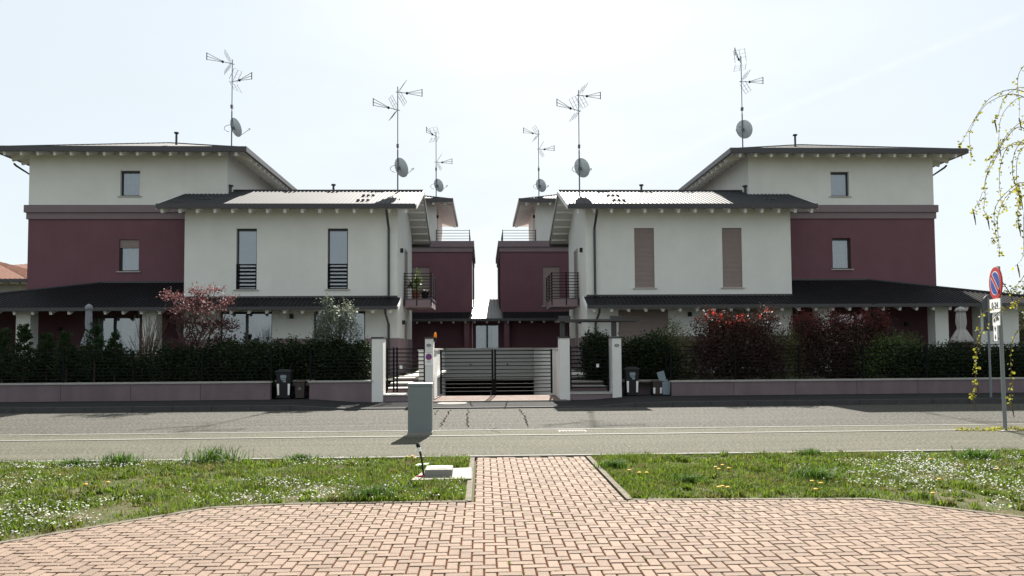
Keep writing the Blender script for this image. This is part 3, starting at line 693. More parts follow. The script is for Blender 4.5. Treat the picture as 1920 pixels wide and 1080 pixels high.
    # balcony on the outer side of the tower
    c0, c1, y0, y1 = ao, ao+1.0, 36.2, 39.0
    ob = MB(tf).box((c0+.02, y0, 3.5), (c1, y1, 3.75)).build('balcony', 'plinth', h)
    for k in range(7):
        zz = 3.9+k*.165
        MB(tf).box((c0+.02, y0, zz), (c1+.1, y0+.03, zz+.03)).build('rail', 'rail', ob); MB(tf).box((c1-.03, y0+.034, zz), (c1, y1, zz+.03)).build('rail', 'rail', ob)
    for yy in (y0+.035, y1-.05): MB(tf).box((c1-.45, yy, 3.6), (c1-.4, yy+.05, 5.0)).build('post', 'rail', ob)
    if not left: MB(tf).box((c0+.3, y0-.22, 4.45), (c1+.25, y0-.02, 4.66)).build('flower_box', 'pot', ob)
    return h, tf
HL, tfL = front_house(-1)
HR, tfR = front_house(1)

def rear_house(s):
    AX = 0.22; tf = lambda u, y, z: (AX+s*u, y, z); left = s < 0
    h = thing('house', tf(6, 45, .5), 'rear burgundy house with a roof terrace, set back %s of the narrow central gap' % ('left' if left else 'right'), 'house')
    ci, co, YC, YE = .83, 13.0, 45.0, 54.0
    wl = MB(tf); hz = [(3.3, 4.3, 4.0, 6.3)]
    wall_xz(wl, ci, co, .4, 7.2, YC, hz); wl.quad((ci,YC,.4),(ci,YE,.4),(ci,YE,7.2),(ci,YC,7.2)).quad((co,YC,.4),(co,YE,.4),(co,YE,7.2),(co,YC,7.2)).quad((ci,YE,.4),(co,YE,.4),(co,YE,7.2),(ci,YE,7.2))
    wl.build('wall', 'red', h); window(h, tf, *hz[0], YC, 'shutter')
    MB(tf).box((ci-.06,YC-.06,7.17),(co,YE,7.45)).box((ci-.13,YC-.13,7.452),(co,YE,7.80)).build('cornice_band', 'band', h)
    di, do = 2.95, 11.3
    uw = MB(tf); uw.box((di, YC+.1, 7.803), (do, YE-1.5, 10.25)); uw.build('wall', 'white', h)['label'] = 'white top storey wall'
    MB(tf).box((di-.035, 46.6, 7.82), (di-.002, 47.6, 10.0)).build('door', 'greyframe', h); MB(tf).box((di-.12, 46.1, 9.35), (di-.002, 46.22, 9.52)).build('wall_lamp', 'black', h)
    hip_roof(h, tf, di-.95, do+.95, 44.15, 53.3, 10.1, .30, .95, gut=.30)
    tr_ = MB(tf).box((ci+.12, YC+.15, 7.803), (ci+.165, YC+.195, 8.5)).build('terrace_railing', 'rail', h)
    MB(tf).box((di-.06, YC+.15, 7.803), (di-.015, YC+.195, 8.5)).build('post', 'rail', tr_)
    for k in range(4):
        zz = 7.95+k*.165
        MB(tf).box((ci+.16, YC+.16, zz), (di-.03, YC+.185, zz+.025)).build('rail', 'rail', tr_); MB(tf).box((ci+.13, YC+.19, zz), (ci+.155, 49, zz+.025)).build('rail', 'rail', tr_)
    ps, pe, pz = .37, 43.8, 3.2
    p = MB(tf); sheet(p, (ci+.1,pe,pz), (co,pe,pz), (0,1,ps), 1.2); p = p.build('porch_roof', 'roofdark', h)
    MB(tf).quad((ci+.1,pe,pz-.1),(co,pe,pz-.1),(co,YC,pz-.1+ps*1.2),(ci+.1,YC,pz-.1+ps*1.2)).build('soffit', 'soffit', p)
    MB(tf).box((ci+.1,pe-.11,pz-.12),(co,pe-.004,pz+.03)).build('gutter', 'gutter', p)
    rafters(p, tf, 'u', ci+.2, co, (YC-.05, pz-.17+ps*1.15), (pe+.04, pz-.17))
    MB(tf).tube([(ci-.08,YC+.25,7.1),(ci-.08,YC+.25,4.0),(ci-.02,YC+.1,3.85)], .045, 8).build('downpipe', 'gutter', h); MB(tf).box((ci-.14,YC+.18,6.85),(ci-.01,YC+.32,7.12)).build('rain_head', 'gutter', h)
    MB(tf).box((ci+.15, YC-1.1, .5), (ci+.45, YC-.75, pz-.1)).build('porch_pillar', 'red', h)
    return h, tf
RL, tfRL = rear_house(-1)
RR, tfRR = rear_house(1)
lk = thing('link_building', (.22, 45, .5), 'low single storey link with ribbed metal roof in the gap between the rear houses', 'building')
idt = lambda u, y, z: (u, y, z)
p = MB(); sheet(p, (-.68, 43.8, 3.2), (1.12, 43.8, 3.2), (0, 1, .37), 3.6, pitch=.2); p = p.build('roof', mat('pale_metal_roof', (.12, .118, .115), .45, .15, 2, spec=.6), lk)
MB().quad((-.68,43.8,3.1),(1.12,43.8,3.1),(1.12,47.4,4.43),(-.68,47.4,4.43)).build('soffit', 'soffit', p)
MB().box((-.68, 43.69, 3.08), (1.12, 43.796, 3.23)).build('gutter', 'gutter', p)
rafters(p, idt, 'u', -.6, 1.05, (44.9, 3.03+.4), (43.84, 3.03))
wl = MB(); wall_xz(wl, -.6, 1.04, .4, 3.5, 44.9, [(-.45, .95, .75, 2.95)]); wl.build('wall', 'red', lk)
window(lk, idt, -.45, .95, .75, 2.95, 44.9, 'slide', sill=False, mull=1)

# ================================================================== ANTENNAS
def rod(mb, a, b, r=.011): mb.tube([a, b], r*1.15, 5)
def yagi(par, c, az, lean=0.0, sc=1.0):
    """UHF aerial with corner reflector: c = clamp on the mast, az = pointing direction in the plan (radians from +X)"""
    c = Vector(c); d = Vector((math.cos(az), math.sin(az), lean)).normalized(); s = Vector((-math.sin(az), math.cos(az), 0)); up = Vector((0,0,1))
    y = MB(); rod(y, c-d*.10, c+d*.48*sc, .014)
    y = y.build('yagi_boom', 'galv', par)
    f = MB(); e0 = c+d*.42*sc
    for k in (-1, 0, 1): rod(f, e0+up*.015*k, c+d*1.12*sc+up*(.15*k+.08), .010)
    f.tube([c+d*1.12*sc+up*.25, c+d*1.12*sc-up*.09], .02, 5); f.lathe([(.045,0),(.055,.05),(.03,.1)], e0-up*.05, 8)
    f.build('director_fork', 'rail', y)
    g_ = MB()
    for sg in (1, -1):
        tip = c-d*.02+(d*.30*sc if False else -d*.0)
        for k in (-1, 0, 1):
            a = c+s*(.26*k)+up*(.04*sg)+d*.05; b = c+s*(.26*k)+up*(.50*sg*sc)+d*.34*sc
            rod(g_, a, b, .008)
        for q in (.35, .65, 1.0):
            m0 = c+up*(.04*sg+(.46*sg*sc)*q)+d*(.05+.29*sc*q); rod(g_, m0-s*.30, m0+s*.30, .004)
    g_.build('reflector', 'galv', y)
def antenna(x, y, zb, zt, yagis, zd, label, sc=1.0, dr=.44):
    a = thing('television_antenna', (x, y, zb), label, 'antenna', 'roof aerials with dishes')
    MB().tube([(x,y,zb-.15),(x,y,zb+1.9)], .03, 8).tube([(x,y,zb+1.9),(x,y,zt+.05)], .02, 8).build('mast', 'galv', a)
    MB().box((x-.05,y-.07,zd+.95),(x+.05,y+.05,zd+1.1)).build('amplifier_box', 'galv', a)
    for zz, az, ln in yagis: yagi(a, (x,y,zz), az, ln, sc)
    n = Vector((.64, .70, .42)).normalized(); sd_ = Vector((0,0,1)).cross(n).normalized(); up = n.cross(sd_)
    c = Vector((x,y,zd))+n*.14
    m_ = MB(); R_, S_ = 5, 24; o = 0; vs = []
    for i in range(R_+1):
        for j in range(S_):
            t = 2*math.pi*j/S_; rr = dr*i/R_; vs.append(c+sd_*(rr*.92*math.cos(t))+up*(rr*1.02*math.sin(t))+n*(.10*(i/R_)**2))
    fs = [(i*S_+j, i*S_+(j+1)%S_, (i+1)*S_+(j+1)%S_, (i+1)*S_+j) for i in range(R_) for j in range(S_)]
    m_.add(vs, fs); m_.add([v-n*.012 for v in vs], [tuple(reversed(f)) for f in fs])
    dish = m_.build('dish_reflector', 'dish', a, smooth=True)
    lnb = c-up*dr*.95+n*.1; end = c-up*dr*.55+n*.72
    MB().tube([lnb, end], .012, 6).build('feed_arm', 'galv', dish); MB().bar(end-n*.04, end+n*.06+up*.03, .09, .07).build('feed_horn', 'dish', dish)
    MB().bar(Vector((x,y,zd)), c, .10, .14).build('dish_bracket', 'galv', dish)
    cab = [Vector((x,y,zd-.05))+(-sd_)*(-.0)+Vector((-.33*math.sin(t), -.05, .17-.17*math.cos(t)-.28+.15)) for t in np.linspace(.3, 3.0, 9)]
    MB().tube(cab, .012, 5).build('cable_loop', 'galv', dish)
p180 = math.pi
antenna(-11.62, 36.0, 10.75, 15.05, [(14.9, p180+.35, .12), (14.05, -.4, .05)], 11.85, 'tall roof aerial with grey dish on the far left house tower')
antenna(-3.74, 34.2, 8.50, 13.2, [(13.0, .35, .02), (12.2, p180+.4, .12)], 9.55, 'tall roof aerial with grey dish on the left house front wing')
antenna(-2.72, 45.6, 10.45, 14.4, [(14.15, p180+1.0, .1), (12.6, .2, .02)], 11.15, 'smaller roof aerial on the rear left house', .85, .40)
antenna(3.38, 45.6, 10.45, 14.5, [(14.3, p180+.3, .08), (13.4, .1, 0.0)], 11.15, 'smaller roof aerial on the rear right house', .85, .40)
antenna(4.36, 34.2, 8.50, 13.1, [(12.9, .35, .04), (12.2, p180+.4, .14)], 9.55, 'tall roof aerial with grey dish on the right house front wing')
antenna(12.42, 36.0, 10.75, 15.4, [(15.1, p180+1.0, .12), (14.2, .15, .04)], 11.85, 'tall roof aerial with grey dish on the far right house tower')

# ================================================================== STREET FRONT
YW = 22.75
def garden_wall(segs, label, top):
    h0 = hw(-9); w_ = thing('garden_wall', ((segs[0][0]+segs[-1][1])/2, YW, h0), label, 'wall')
    for x0, x1, y in segs:
        n = max(1, round((x1-x0)/1.93))
        for k in range(n):
            a = x0+(x1-x0)*k/n; b = x0+(x1-x0)*(k+1)/n
            MB().box((a+(.006 if k else 0), y, 0.0), (b-(.006 if k < n-1 else 0), y+.20, top-.05)).build('panel', 'gwall', w_)
            MB().box((a+.002-(.03 if k == 0 else 0), y-.03, top-.048), (b-.002+(.03 if k == n-1 else 0), y+.23, top)).build('coping', 'coping', w_)
        MB().box((x0+.01, y+.02, 0), (x1-.01, y+.18, top-.055)).build('core', 'crack', w_)
    return w_
nl0, nl1 = PY(506, 740, YW).x, PY(580, 740, YW).x
nr0, nr1 = PY(1169, 740, YW).x, PY(1260, 740, YW).x
L1 = (PY(697, 740, YW).x, PY(718, 740, YW).x); L2 = (PY(797, 700, YW).x, PY(812, 700, YW).x)
R1 = (PY(1051, 740, YW).x, PY(1069, 740, YW).x); R2 = (PY(1149, 740, YW).x, PY(1166, 740, YW).x)
garden_wall([(-24, nl0, YW), (nl0+.01, nl1-.01, YW+.62), (nl1, L1[0]-.003, YW)], 'low mauve panelled wall with pale coping left of the gates', .66)
garden_wall([(R2[1]+.003, nr1-.01, YW+.62), (nr1, 26, YW)], 'low mauve panelled wall with pale coping right of the gates', .58)
def fence(segs, zb, zt, label):
    f = thing('fence', ((segs[0][0]+segs[-1][1])/2, YW+.1, zb), label, 'fence')
    for x0, x1, y in segs:
        n = max(1, round((x1-x0)/1.93))
        for k in range(n+1):
            xx = x0+(x1-x0)*k/n; MB().box((xx-.022, y-.012, zb), (xx+.022, y+.03, zt)).build('post', 'rail', f)
        for k in range(n):
            a = x0+(x1-x0)*k/n; b = x0+(x1-x0)*(k+1)/n; first = None
            for q in range(9):
                zz = zb+.09+q*(zt-zb-.12)/8
                if first is None: first = MB().box((a+.022, y+.032, zz), (b-.022, y+.052, zz+.022)).build('rail', 'rail', f); z0 = zz
                else: again(first, (0, 0, zz-z0))
fence([(-22, nl0, YW+.1), (nl0, nl1, YW+.72), (nl1, L1[0], YW+.1)], .66, 1.58, 'black horizontal rail fence on the low wall left of the gates')
fence([(R2[1], nr1, YW+.72), (nr1, 25, YW+.1)], .58, 1.60, 'black horizontal rail fence on the low wall right of the gates')
def pillar(x0, x1, y0, y1, zt, label, extra=None):
    p = thing('gate_pillar', ((x0+x1)/2, (y0+y1)/2, 0.03), label, 'pillar')
    MB().cbox((x0, y0, 0), (x1, y1, zt), .01).build('shaft', 'pillar', p)
    MB().box((x0-.02, y0-.02, zt+.002), (x1+.02, y1+.02, zt+.05)).build('cap', 'gutter', p)
    return p
zt = PY(708, 635, YW).z
pl1 = pillar(*L1, YW, YW+.62, zt, 'white gate pillar without number plate, leftmost of the four')
pl2 = pillar(*L2, YW, YW+.62, PY(804, 635, YW).z, 'white gate pillar with no parking sign and amber beacon')
pr1 = pillar(*R1, YW, YW+.62, PY(1060, 634, YW).z, 'white gate pillar without number plate, between driveway gate and right pedestrian gate')
pr2 = pillar(*R2, YW, YW+.62, PY(1157, 634, YW).z, 'white gate pillar with oval number plate, rightmost of the four')
for p_, x0, x1 in ((pl2, L2[0]+.04, L2[1]), (pr1, R1[0], R1[1]-.04)):     # lower wings running back to the driveway gate
    MB().box((x0, YW+.622, 0), (x1, 24.75, 1.50)).build('wing_wall', 'pillar', p_); MB().box((x0-.03, YW+.63, 1.502), (x1+.03, 24.74, 1.56)).build('wing_coping', 'stone', p_)
def oval(par, px, py, txt):
    c = PY(px, py, YW); MB().disc((c.x, YW-.014, c.z), (0,-1,0), .068, 20, .044, .012).build('number_plate', 'plate', par)
    text_mesh(txt, .055, 'whitep', par, Matrix.Translation((c.x, YW-.016, c.z)) @ Matrix.Rotation(p180/2, 4, 'X'), 'number')
oval(pl2, 804, 647.5, '22'); oval(pr2, 1156.5, 647.5, '20')
# no parking plate on the pillar
c = PY(804, 672, YW); sg = MB().box((c.x-.115, YW-.012, c.z-.20), (c.x+.115, YW-.002, c.z+.17)).build('no_parking_plate', 'whitep', pl2)
cc = Vector((c.x, YW-.014, PY(804, 669, YW).z))
MB().disc(cc, (0,-1,0), .095).build('red_ring', 'redp', sg); MB().disc(cc-Vector((0,.002,0)), (0,-1,0), .072).build('blue_field', 'bluep', sg)
MB().bar(cc+Vector((-.05,-.004,.05)), cc+Vector((.05,-.004,-.05)), .002, .024, (1,0,1)).build('red_bar', 'redp', sg)
text_mesh('PASSO CARRABILE', .022, 'blackp', sg, Matrix.Translation((c.x, YW-.015, cc.z+.122)) @ Matrix.Rotation(p180/2, 4, 'X'))
text_mesh('DIVIETO', .032, 'blackp', sg, Matrix.Translation((c.x, YW-.015, cc.z-.125)) @ Matrix.Rotation(p180/2, 4, 'X'))
text_mesh('DI SOSTA', .032, 'blackp', sg, Matrix.Translation((c.x, YW-.015, cc.z-.16)) @ Matrix.Rotation(p180/2, 4, 'X'))
# beacon
b = thing('beacon_lamp', (L2[1]+.02, YW+.3, 1.80), 'small amber flashing beacon on the gate pillar', 'beacon')
MB().lathe([(.035,0),(.045,.02),(.045,.10),(.03,.12)], (L2[1]+.05, YW+.3, zt-.10), 10).build('base', 'black', b)
MB().lathe([(.042,0),(.046,.05),(.036,.13),(.012,.16)], (L2[1]+.05, YW+.3, zt+.022), 12).build('lens', 'orange', b, smooth=True)
MB().box((L2[1]-.005, YW+.27, zt-.03), (L2[1]+.05, YW+.33, zt-.004)).build('bracket', 'black', b)
MB().tube([(L2[1]-.02, YW+.3, zt+.05), (L2[1]-.02, YW+.3, zt+.28)], .006, 5).build('aerial', 'black', b)
# driveway gate, two leaves
def gate(x0, x1, y, z0, z1, label, nr, post=.06, cat='gate', name='driveway_gate', lock=None):
    g_ = thing(name, ((x0+x1)/2, y, z0), label, cat)
    for a in (x0, x1-post): MB().box((a, y, z0-.02), (a+post, y+.05, z1+.03)).build('post', 'rail', g_)
    first = None
    for k in range(nr):
        zz = z0+.03+k*(z1-z0-.06)/(nr-1)
        if first is None: first = MB().box((x0+post, y+.008, zz), (x1-post, y+.042, zz+.032)).build('rail', 'rail', g_); za = zz
        else: again(first, (0,0,zz-za))
    return g_
gx0, gxm, gx1 = PY(825, 700, 24.3).x, PY(926, 700, 24.3).x, PY(1036, 700, 24.3).x
ga = gate(gx0, gxm-.012, 24.3, .17, 1.50, 'left leaf of the black steel driveway gate with horizontal bars', 12)
gate(gxm+.012, gx1, 24.3, .17, 1.50, 'right leaf of the black steel driveway gate with horizontal bars', 12)
MB().tube([(gxm-.1, 24.27, .2), (gxm-.1, 24.27, .09)], .012, 6).build('drop_bolt', 'galv', ga)
# pedestrian gates with steps behind
for x0, x1, lab, hl in ((L1[1], L2[0], 'black pedestrian gate with horizontal bars left of the driveway gate', 1), (R1[1], R2[0], 'black pedestrian gate with horizontal bars right of the driveway gate', 0)):
    pg = gate(x0+.05, x1-.03, YW+.42, .34, 1.58, lab, 11, .045, name='pedestrian_gate')
    if hl:
        MB().box((x0+.24, YW+.40, .28), (x0+.29, YW+.45, 1.62)).box((x0+.34, YW+.40, .28), (x0+.39, YW+.45, 1.62)).build('inner_post', 'rail', pg)
    MB().box((x1-.42, YW+.39, .98), (x1-.34, YW+.418, 1.08)).build('lock_plate', 'whitep', pg) if not hl else MB().box((x0+.44, YW+.39, .98), (x0+.52, YW+.418, 1.08)).build('lock_plate', 'whitep', pg)
    st = thing('entrance_steps', ((x0+x1)/2, YW+.3, .03), 'pale stone entrance steps behind the %s pedestrian gate' % ('left' if hl else 'right'), 'steps')
    for k, (ya, yb, z) in enumerate(((YW+.05, 23.7, .24), (23.7, 24.5, .38), (24.5, 25.5, .50), (25.5, 27.2, .62))):
        MB().box((x0+.003, ya+.03, -.05), (x1-.003, yb+.03, z-.04)).build('riser', 'plinth' if k else 'band', st); MB().box((x0+.003, ya, z-.038), (x1-.003, yb-.003, z)).build('tread', 'stone', st)
    pv = MB(); pv.box((x0+.1, 27.2, .505), (x1+.05, 37, .60)); pv.build('path_slab', 'stone', st)
# canopy over the right pedestrian gate
cb = PY(1120, 601, YW+.3).z
cn_ = thing('entrance_canopy', ((R1[0]+R2[1])/2, YW+.3, 1.9), 'thin dark flat canopy on two posts above the right pedestrian gate', 'canopy')
MB().box((PY(1046, 601, YW+.3).x, YW-.1, cb-.03), (PY(1194, 601, YW+.3).x, YW+1.1, cb+.03)).build('roof_plate', 'gutter', cn_)
for a, zz in (((R1[0]+R1[1])/2-.04, pr1), ((R2[0]+R2[1])/2-.03, pr2)):
    MB().box((a-.07, YW+.22, PY(1060, 634, YW).z+.05), (a+.07, YW+.36, cb-.032)).build('post', 'gutter', cn_)
    MB().box((a-.10, YW+.2, cb+.032), (a+.24, YW+.38, cb+.14)).build('bracket', 'gutter', cn_)
# bins
def wheelie(px0, px1, ptop, y, label, m='black', refl=True, sticker=True, group=None, lidopen=False):
    a, b = PY(px0, 740, y).x, PY(px1, 740, y).x; zb = hw(a); zt_ = PY(px0, ptop, y).z; W = b-a; H = zt_-zb; cx = (a+b)/2
    t = thing('wheeled_bin', (cx, y+.25, zb), label, 'bin', group)
    k = .80; d = .42*W/.5
    MB().add([(cx-W/2*k,y+.04,zb+.03),(cx+W/2*k,y+.04,zb+.03),(cx+W/2*k,y+d*k,zb+.03),(cx-W/2*k,y+d*k,zb+.03),(cx-W/2*.97,y,zb+H*.9),(cx+W/2*.97,y,zb+H*.9),(cx+W/2*.97,y+d,zb+H*.9),(cx-W/2*.97,y+d,zb+H*.9)],
             [(3,2,1,0),(4,5,6,7),(0,1,5,4),(1,2,6,5),(2,3,7,6),(3,0,4,7)]).build('body', m, t)
    lid = MB(); 
    if lidopen:
        lid.bar((cx-W*.30, y+d*.6, zb+H*.92), (cx-W*.62, y+d*.5, zb+H*1.55), d, .05, (0,1,0))
    else:
        lid.cbox((cx-W*.54, y-.03, zb+H*.905), (cx+W*.54, y+d+.03, zb+H*.965), .02).cbox((cx-W*.40, y+.05, zb+H*.965), (cx+W*.40, y+d-.05, zb+H), .02)
    lid.build('lid', m, t)
    for sx in (-1, 1): MB().tube([(cx+sx*(W/2*.86)-.02, y+d*.9, zb+.09), (cx+sx*(W/2*.86)+.03, y+d*.9, zb+.09)], .09, 12).build('wheel', 'black', t)
    if refl:
        for sx in (-1, 1):
            f = lambda zz: W/2*(k+(.97-k)*zz/.9)
            q0, q1 = .14, .52
            yq = lambda zz: y+.04*(1-zz/.9)-.006
            xo0, xo1 = cx+sx*f(q0)*.98, cx+sx*f(q1)*.98
            MB().quad((xo0,yq(q0),zb+H*q0),(xo0-sx*.05,yq(q0),zb+H*q0),(xo1-sx*.065,yq(q1),zb+H*q1),(xo1,yq(q1),zb+H*q1)).build('reflective_strip', 'whitep', t)
    if sticker:
        zc = zb+H*.70
        MB().add([(cx-.08,y-.004,zc),(cx+.08,y-.004,zc),(cx+.09,y-.004,zc+.07),(cx+.07,y-.004,zc+.10),(cx-.07,y-.004,zc+.10),(cx-.09,y-.004,zc+.07)],[(0,1,2,3,4,5)]).quad((cx-.06,y-.003,zc-.05),(cx+.07,y-.003,zc-.05),(cx+.07,y-.003,zc-.015),(cx-.07,y-.003,zc-.015)).quad((cx-.01,y-.003,zc-.11),(cx+.07,y-.003,zc-.11),(cx+.08,y-.003,zc-.06),(cx-.02,y-.003,zc-.06)).build('sticker', 'bluegrey' if m == 'black' else 'whitep', t)
    return t, cx, zb, W, H
wheelie(517, 545, 693, YW+.08, 'black wheeled bin with white reflective strips in the left wall niche')
t, cx, zb_, W_, H_ = wheelie(552, 571, 713, YW+.10, 'small brown caddy bin beside the left black bin', 'brown', False, False)
MB().add([(cx-.045,YW+.115,zb_+.26),(cx,YW+.112,zb_+.285),(cx+.045,YW+.115,zb_+.26),(cx+.05,YW+.112,zb_+.30),(cx,YW+.108,zb_+.36),(cx-.05,YW+.112,zb_+.30)], [(0,1,4,5),(1,2,3,4)]).build('emblem', 'greyst', t)
wheelie(1174, 1199, 688, YW+.08, 'black wheeled bin with white reflective strips in the right wall niche')
wheelie(1224, 1243, 713, YW+.16, 'small dark brown caddy bin with reflective patches beside the grey bin', 'brown', True, False)
wheelie(1242, 1258, 713, YW+.10, 'grey blue caddy bin with its lid standing open', 'bluegrey', False, False, lidopen=True)

# utility cabinet
ca, cb_ = G(765, 816).x, G(809, 816).x; cy = G(787, 816).y; ct = PY(787, 719, cy).z
t = thing('utility_cabinet', ((ca+cb_)/2, cy+.15, 0), 'plain grey utility cabinet standing at the road edge', 'cabinet')
MB().box((ca-.01, cy-.01, 0.0), (cb_+.01, cy+.33, .05)).build('base', 'concrete', t)
MB().cbox((ca, cy, .05), (cb_, cy+.32, ct-.045), .006).build('body', 'cabinet', t)
MB().cbox((ca-.012, cy-.012, ct-.043), (cb_+.012, cy+.332, ct), .012).build('lid', 'cabinet', t)
MB().box((cb_+.001, cy+.02, .09), (cb_+.006, cy+.30, ct-.07)).build('door', 'cabinet', t)
# conduit stub, slab and inspection box in the lawn
sc_ = [G(a, b) for a, b in ((770, 905), (884, 902), (884, 881), (800, 884))]
MB().prism([(p.x, p.y, .012) for p in sc_], (0,0,.02)).build('concrete_slab', 'concrete')
tag(bpy.data.objects['concrete_slab'], 'flat pale concrete slab in the lawn beside the brick path', 'slab')
a, b_ = G(796, 899), G(848, 897)
t = thing('inspection_box', ((a.x+b_.x)/2, a.y+.15, .03), 'raised concrete inspection box with square lid on the slab', 'inspection box')
MB().cbox((a.x, a.y, .033), (b_.x, a.y+.36, .115), .008).build('box', 'concrete', t); MB().cbox((a.x+.06, a.y+.07, .116), (b_.x-.06, a.y+.30, .122), .004).build('lid', 'stone', t)
base = G(794.5, 894, .03); Yc = base.y
t = thing('conduit_stub', base, 'bent black conduit pipe with white collar sticking up from the slab', 'conduit')
pts = [base, PY(793, 880, Yc), PY(791, 864, Yc), PY(788.5, 851, Yc), PY(786, 843, Yc)]
MB().tube(pts, .013, 10).build('pipe', 'black', t)
MB().tube([PY(787.5, 846, Yc), PY(784.5, 838.5, Yc)], .02, 10, .022).build('collar', 'whitep', t)
MB().tube([PY(785, 839, Yc), PY(783.5, 834, Yc), PY(782, 829.5, Yc)], [.022, .026, .008], 10).build('taped_end', 'black', t)
MB().tube([base+Vector((.01,-.01,.012)), base+Vector((-.09,-.02,.012))], [.016, .006], 8).build('red_wire', 'redp', t)
q = G(790, 877)
tag(MB().prism([(q.x-.08,q.y-.05,.02),(q.x+.09,q.y-.03,.03),(q.x+.10,q.y+.10,.03),(q.x-.06,q.y+.08,.02)], (0,0,.02)).build('valve_cover', mat('mint_plastic', (.42,.55,.46), .6)), 'pale mint plastic valve cover half hidden in grass', 'cover')
# manhole on the pavement, drain in the gutter strip
c = G(848, 756.5, .03); t = thing('manhole_cover', (c.x, c.y, .03), 'round pale manhole cover in the pavement before the gate', 'manhole')
MB().disc((c.x, c.y, .042), (0,0,1), .42, 28, th=.03, side=(1,0,0)).build('rim', 'concrete', t); MB().disc((c.x+.04, c.y, .047), (0,0,1), .28, 28, th=.004, ry=.18, side=(1,0,0)).build('lid', 'kerb', t)
c = G(1073, 808); t = thing('drain_grate', (c.x, c.y, 0), 'pale slotted drain grate at the road edge', 'drain')
MB().box((c.x-.26, c.y-.16, -.05), (c.x+.26, c.y+.16, .003)).build('frame', 'concrete', t)
for k in range(8): MB().box((c.x-.23+k*.06, c.y-.13, .0035), (c.x-.195+k*.06, c.y+.13, .012)).build('bar', 'kerb', t)

# road signs
sb = G(1885, 808); n = Vector((-.965, .262, 0)).normalized(); sd_ = Vector((0,0,1)).cross(n).normalized()
t = thing('road_sign', (sb.x, sb.y, 0), 'no parking sign with 0-24 plate on grey pole at right', 'sign')
top = PY(1873, 545, sb.y); MB().tube([(sb.x, sb.y, -.1), (top.x, sb.y, top.z+.45)], .034, 12).build('pole', 'greyst', t)
MB().box((sb.x-.16, sb.y-.12, .001), (sb.x+.16, sb.y+.12, .014)).build('footing', 'concrete', t)
def off(px, py): return PY(px, py, sb.y)+n*.06
dc = off(1872.5, 531)
disc = MB().disc(dc, n, .30, 40, th=.02).build('disc', 'redp', t)
MB().disc(dc-n*.021, n, .302, 40, th=.004).build('back', 'greyst', disc)
MB().disc(dc+n*.002, n, .222, 40).build('white_line', 'whitep', disc)
MB().disc(dc+n*.004, n, .208, 40).build('blue_field', 'bluep', disc)
up = Vector((0,0,1)); bd = (sd_*1.0 + up*-1.0).normalized(); bp = (sd_+up).normalized()
def strip(mb, c, half, wd, d): mb.quad(c-bd*half-bp*wd, c+bd*half-bp*wd, c+bd*half+bp*wd, c-bd*half+bp*wd)
m1 = MB(); strip(m1, dc+n*.006, .214, .046, 0); m1.build('bar_border', 'whitep', disc)
m1 = MB(); strip(m1, dc+n*.008, .226, .033, 0); m1.build('red_bar', 'redp', disc)
def plate(px, py, wd, hg):
    c = off(px, py); o = MB().add([c+sd_*(i*wd/2)+up*(j*hg/2)+n*k for k in (0,-.012) for i, j in ((-1,-1),(1,-1),(1,1),(-1,1))], [(0,1,2,3),(7,6,5,4),(0,1,5,4),(1,2,6,5),(2,3,7,6),(3,0,4,7)]).build('plate', 'whitep', t); return c, o
RS = Matrix((( sd_.x, 0, n.x, 0), (sd_.y, 0, n.y, 0), (0, 1, 0, 0), (0, 0, 0, 1)))
c, o = plate(1872, 573, .50, .25); text_mesh('0-24', .17, 'blackp', o, Matrix.Translation(c+n*.002) @ RS)
c, o = plate(1874.5, 598, .34, .24)
tow = MB()
def pl2d(pts, c=c, k=.13): tow.add([c+n*.002+sd_*(x*k)+up*(y*k) for x, y in pts], [tuple(range(len(pts)))])
pl2d([(-1,-.35),(-.55,-.35),(-.55,.15),(-.75,.15),(-1,-.05)]); pl2d([(-.55,-.2),(-.15,-.2),(-.15,-.1),(-.55,-.1)]); pl2d([(-.5,-.1),(-.42,-.1),(-.05,.62),(-.13,.66)]); pl2d([(-.1,.6),(-.06,.6),(.12,.1),(.08,.08)])
pl2d([(0,-.25),(1,-.05),(1,.15),(.8,.18),(.6,.45),(.25,.40),(.1,.08),(0,.02)])
for cx_, cy_ in ((-.85,-.38),(-.4,-.38),(.2,-.28),(.8,-.15)): pl2d([(cx_+.13*math.cos(a_), cy_+.13*math.sin(a_)) for a_ in np.linspace(0, 2*p180, 11)[:-1]])
tow.build('tow_symbol', 'blackp', o)
c, o = plate(1873, 624, .16, .30)
ar = MB()
for sg in (1, -1):
    q = lambda x, y: c+n*.002+sd_*x+up*(y*sg)
    ar.quad(q(-.014,.03), q(.014,.03), q(.014,.08), q(-.014,.08)); ar.add([q(-.04,.07), q(.04,.07), q(0,.135)], [(0,1,2)])
ar.build('arrows', 'blackp', o)
# sign seen from behind, on the far pavement
sb = G(1858, 745, .13); n2 = Vector((-.46, .887, 0)).normalized()
t = thing('road_sign', (sb.x, sb.y, .13), 'dark backs of a disc and square sign on a thin pole by the fence', 'sign')
MB().tube([(sb.x, sb.y, .1), (sb.x, sb.y, PY(1858, 558, sb.y).z)], .03, 10).build('pole', 'greyst', t)
c = PY(1857.5, 577, sb.y)-n2*-.05; MB().disc(c, n2, .36, 32, th=.02).build('disc_back', 'frame', t)
c = PY(1857.5, 602, sb.y)+n2*.05; s2 = up.cross(n2)
MB().add([c+s2*(i*.26)+up*(j*.27)+n2*k for k in (0,-.015) for i, j in ((-1,-1),(1,-1),(1,1),(-1,1))], [(0,1,2,3),(7,6,5,4),(0,1,5,4),(1,2,6,5),(2,3,7,6),(3,0,4,7)]).build('square_back', 'frame', t)

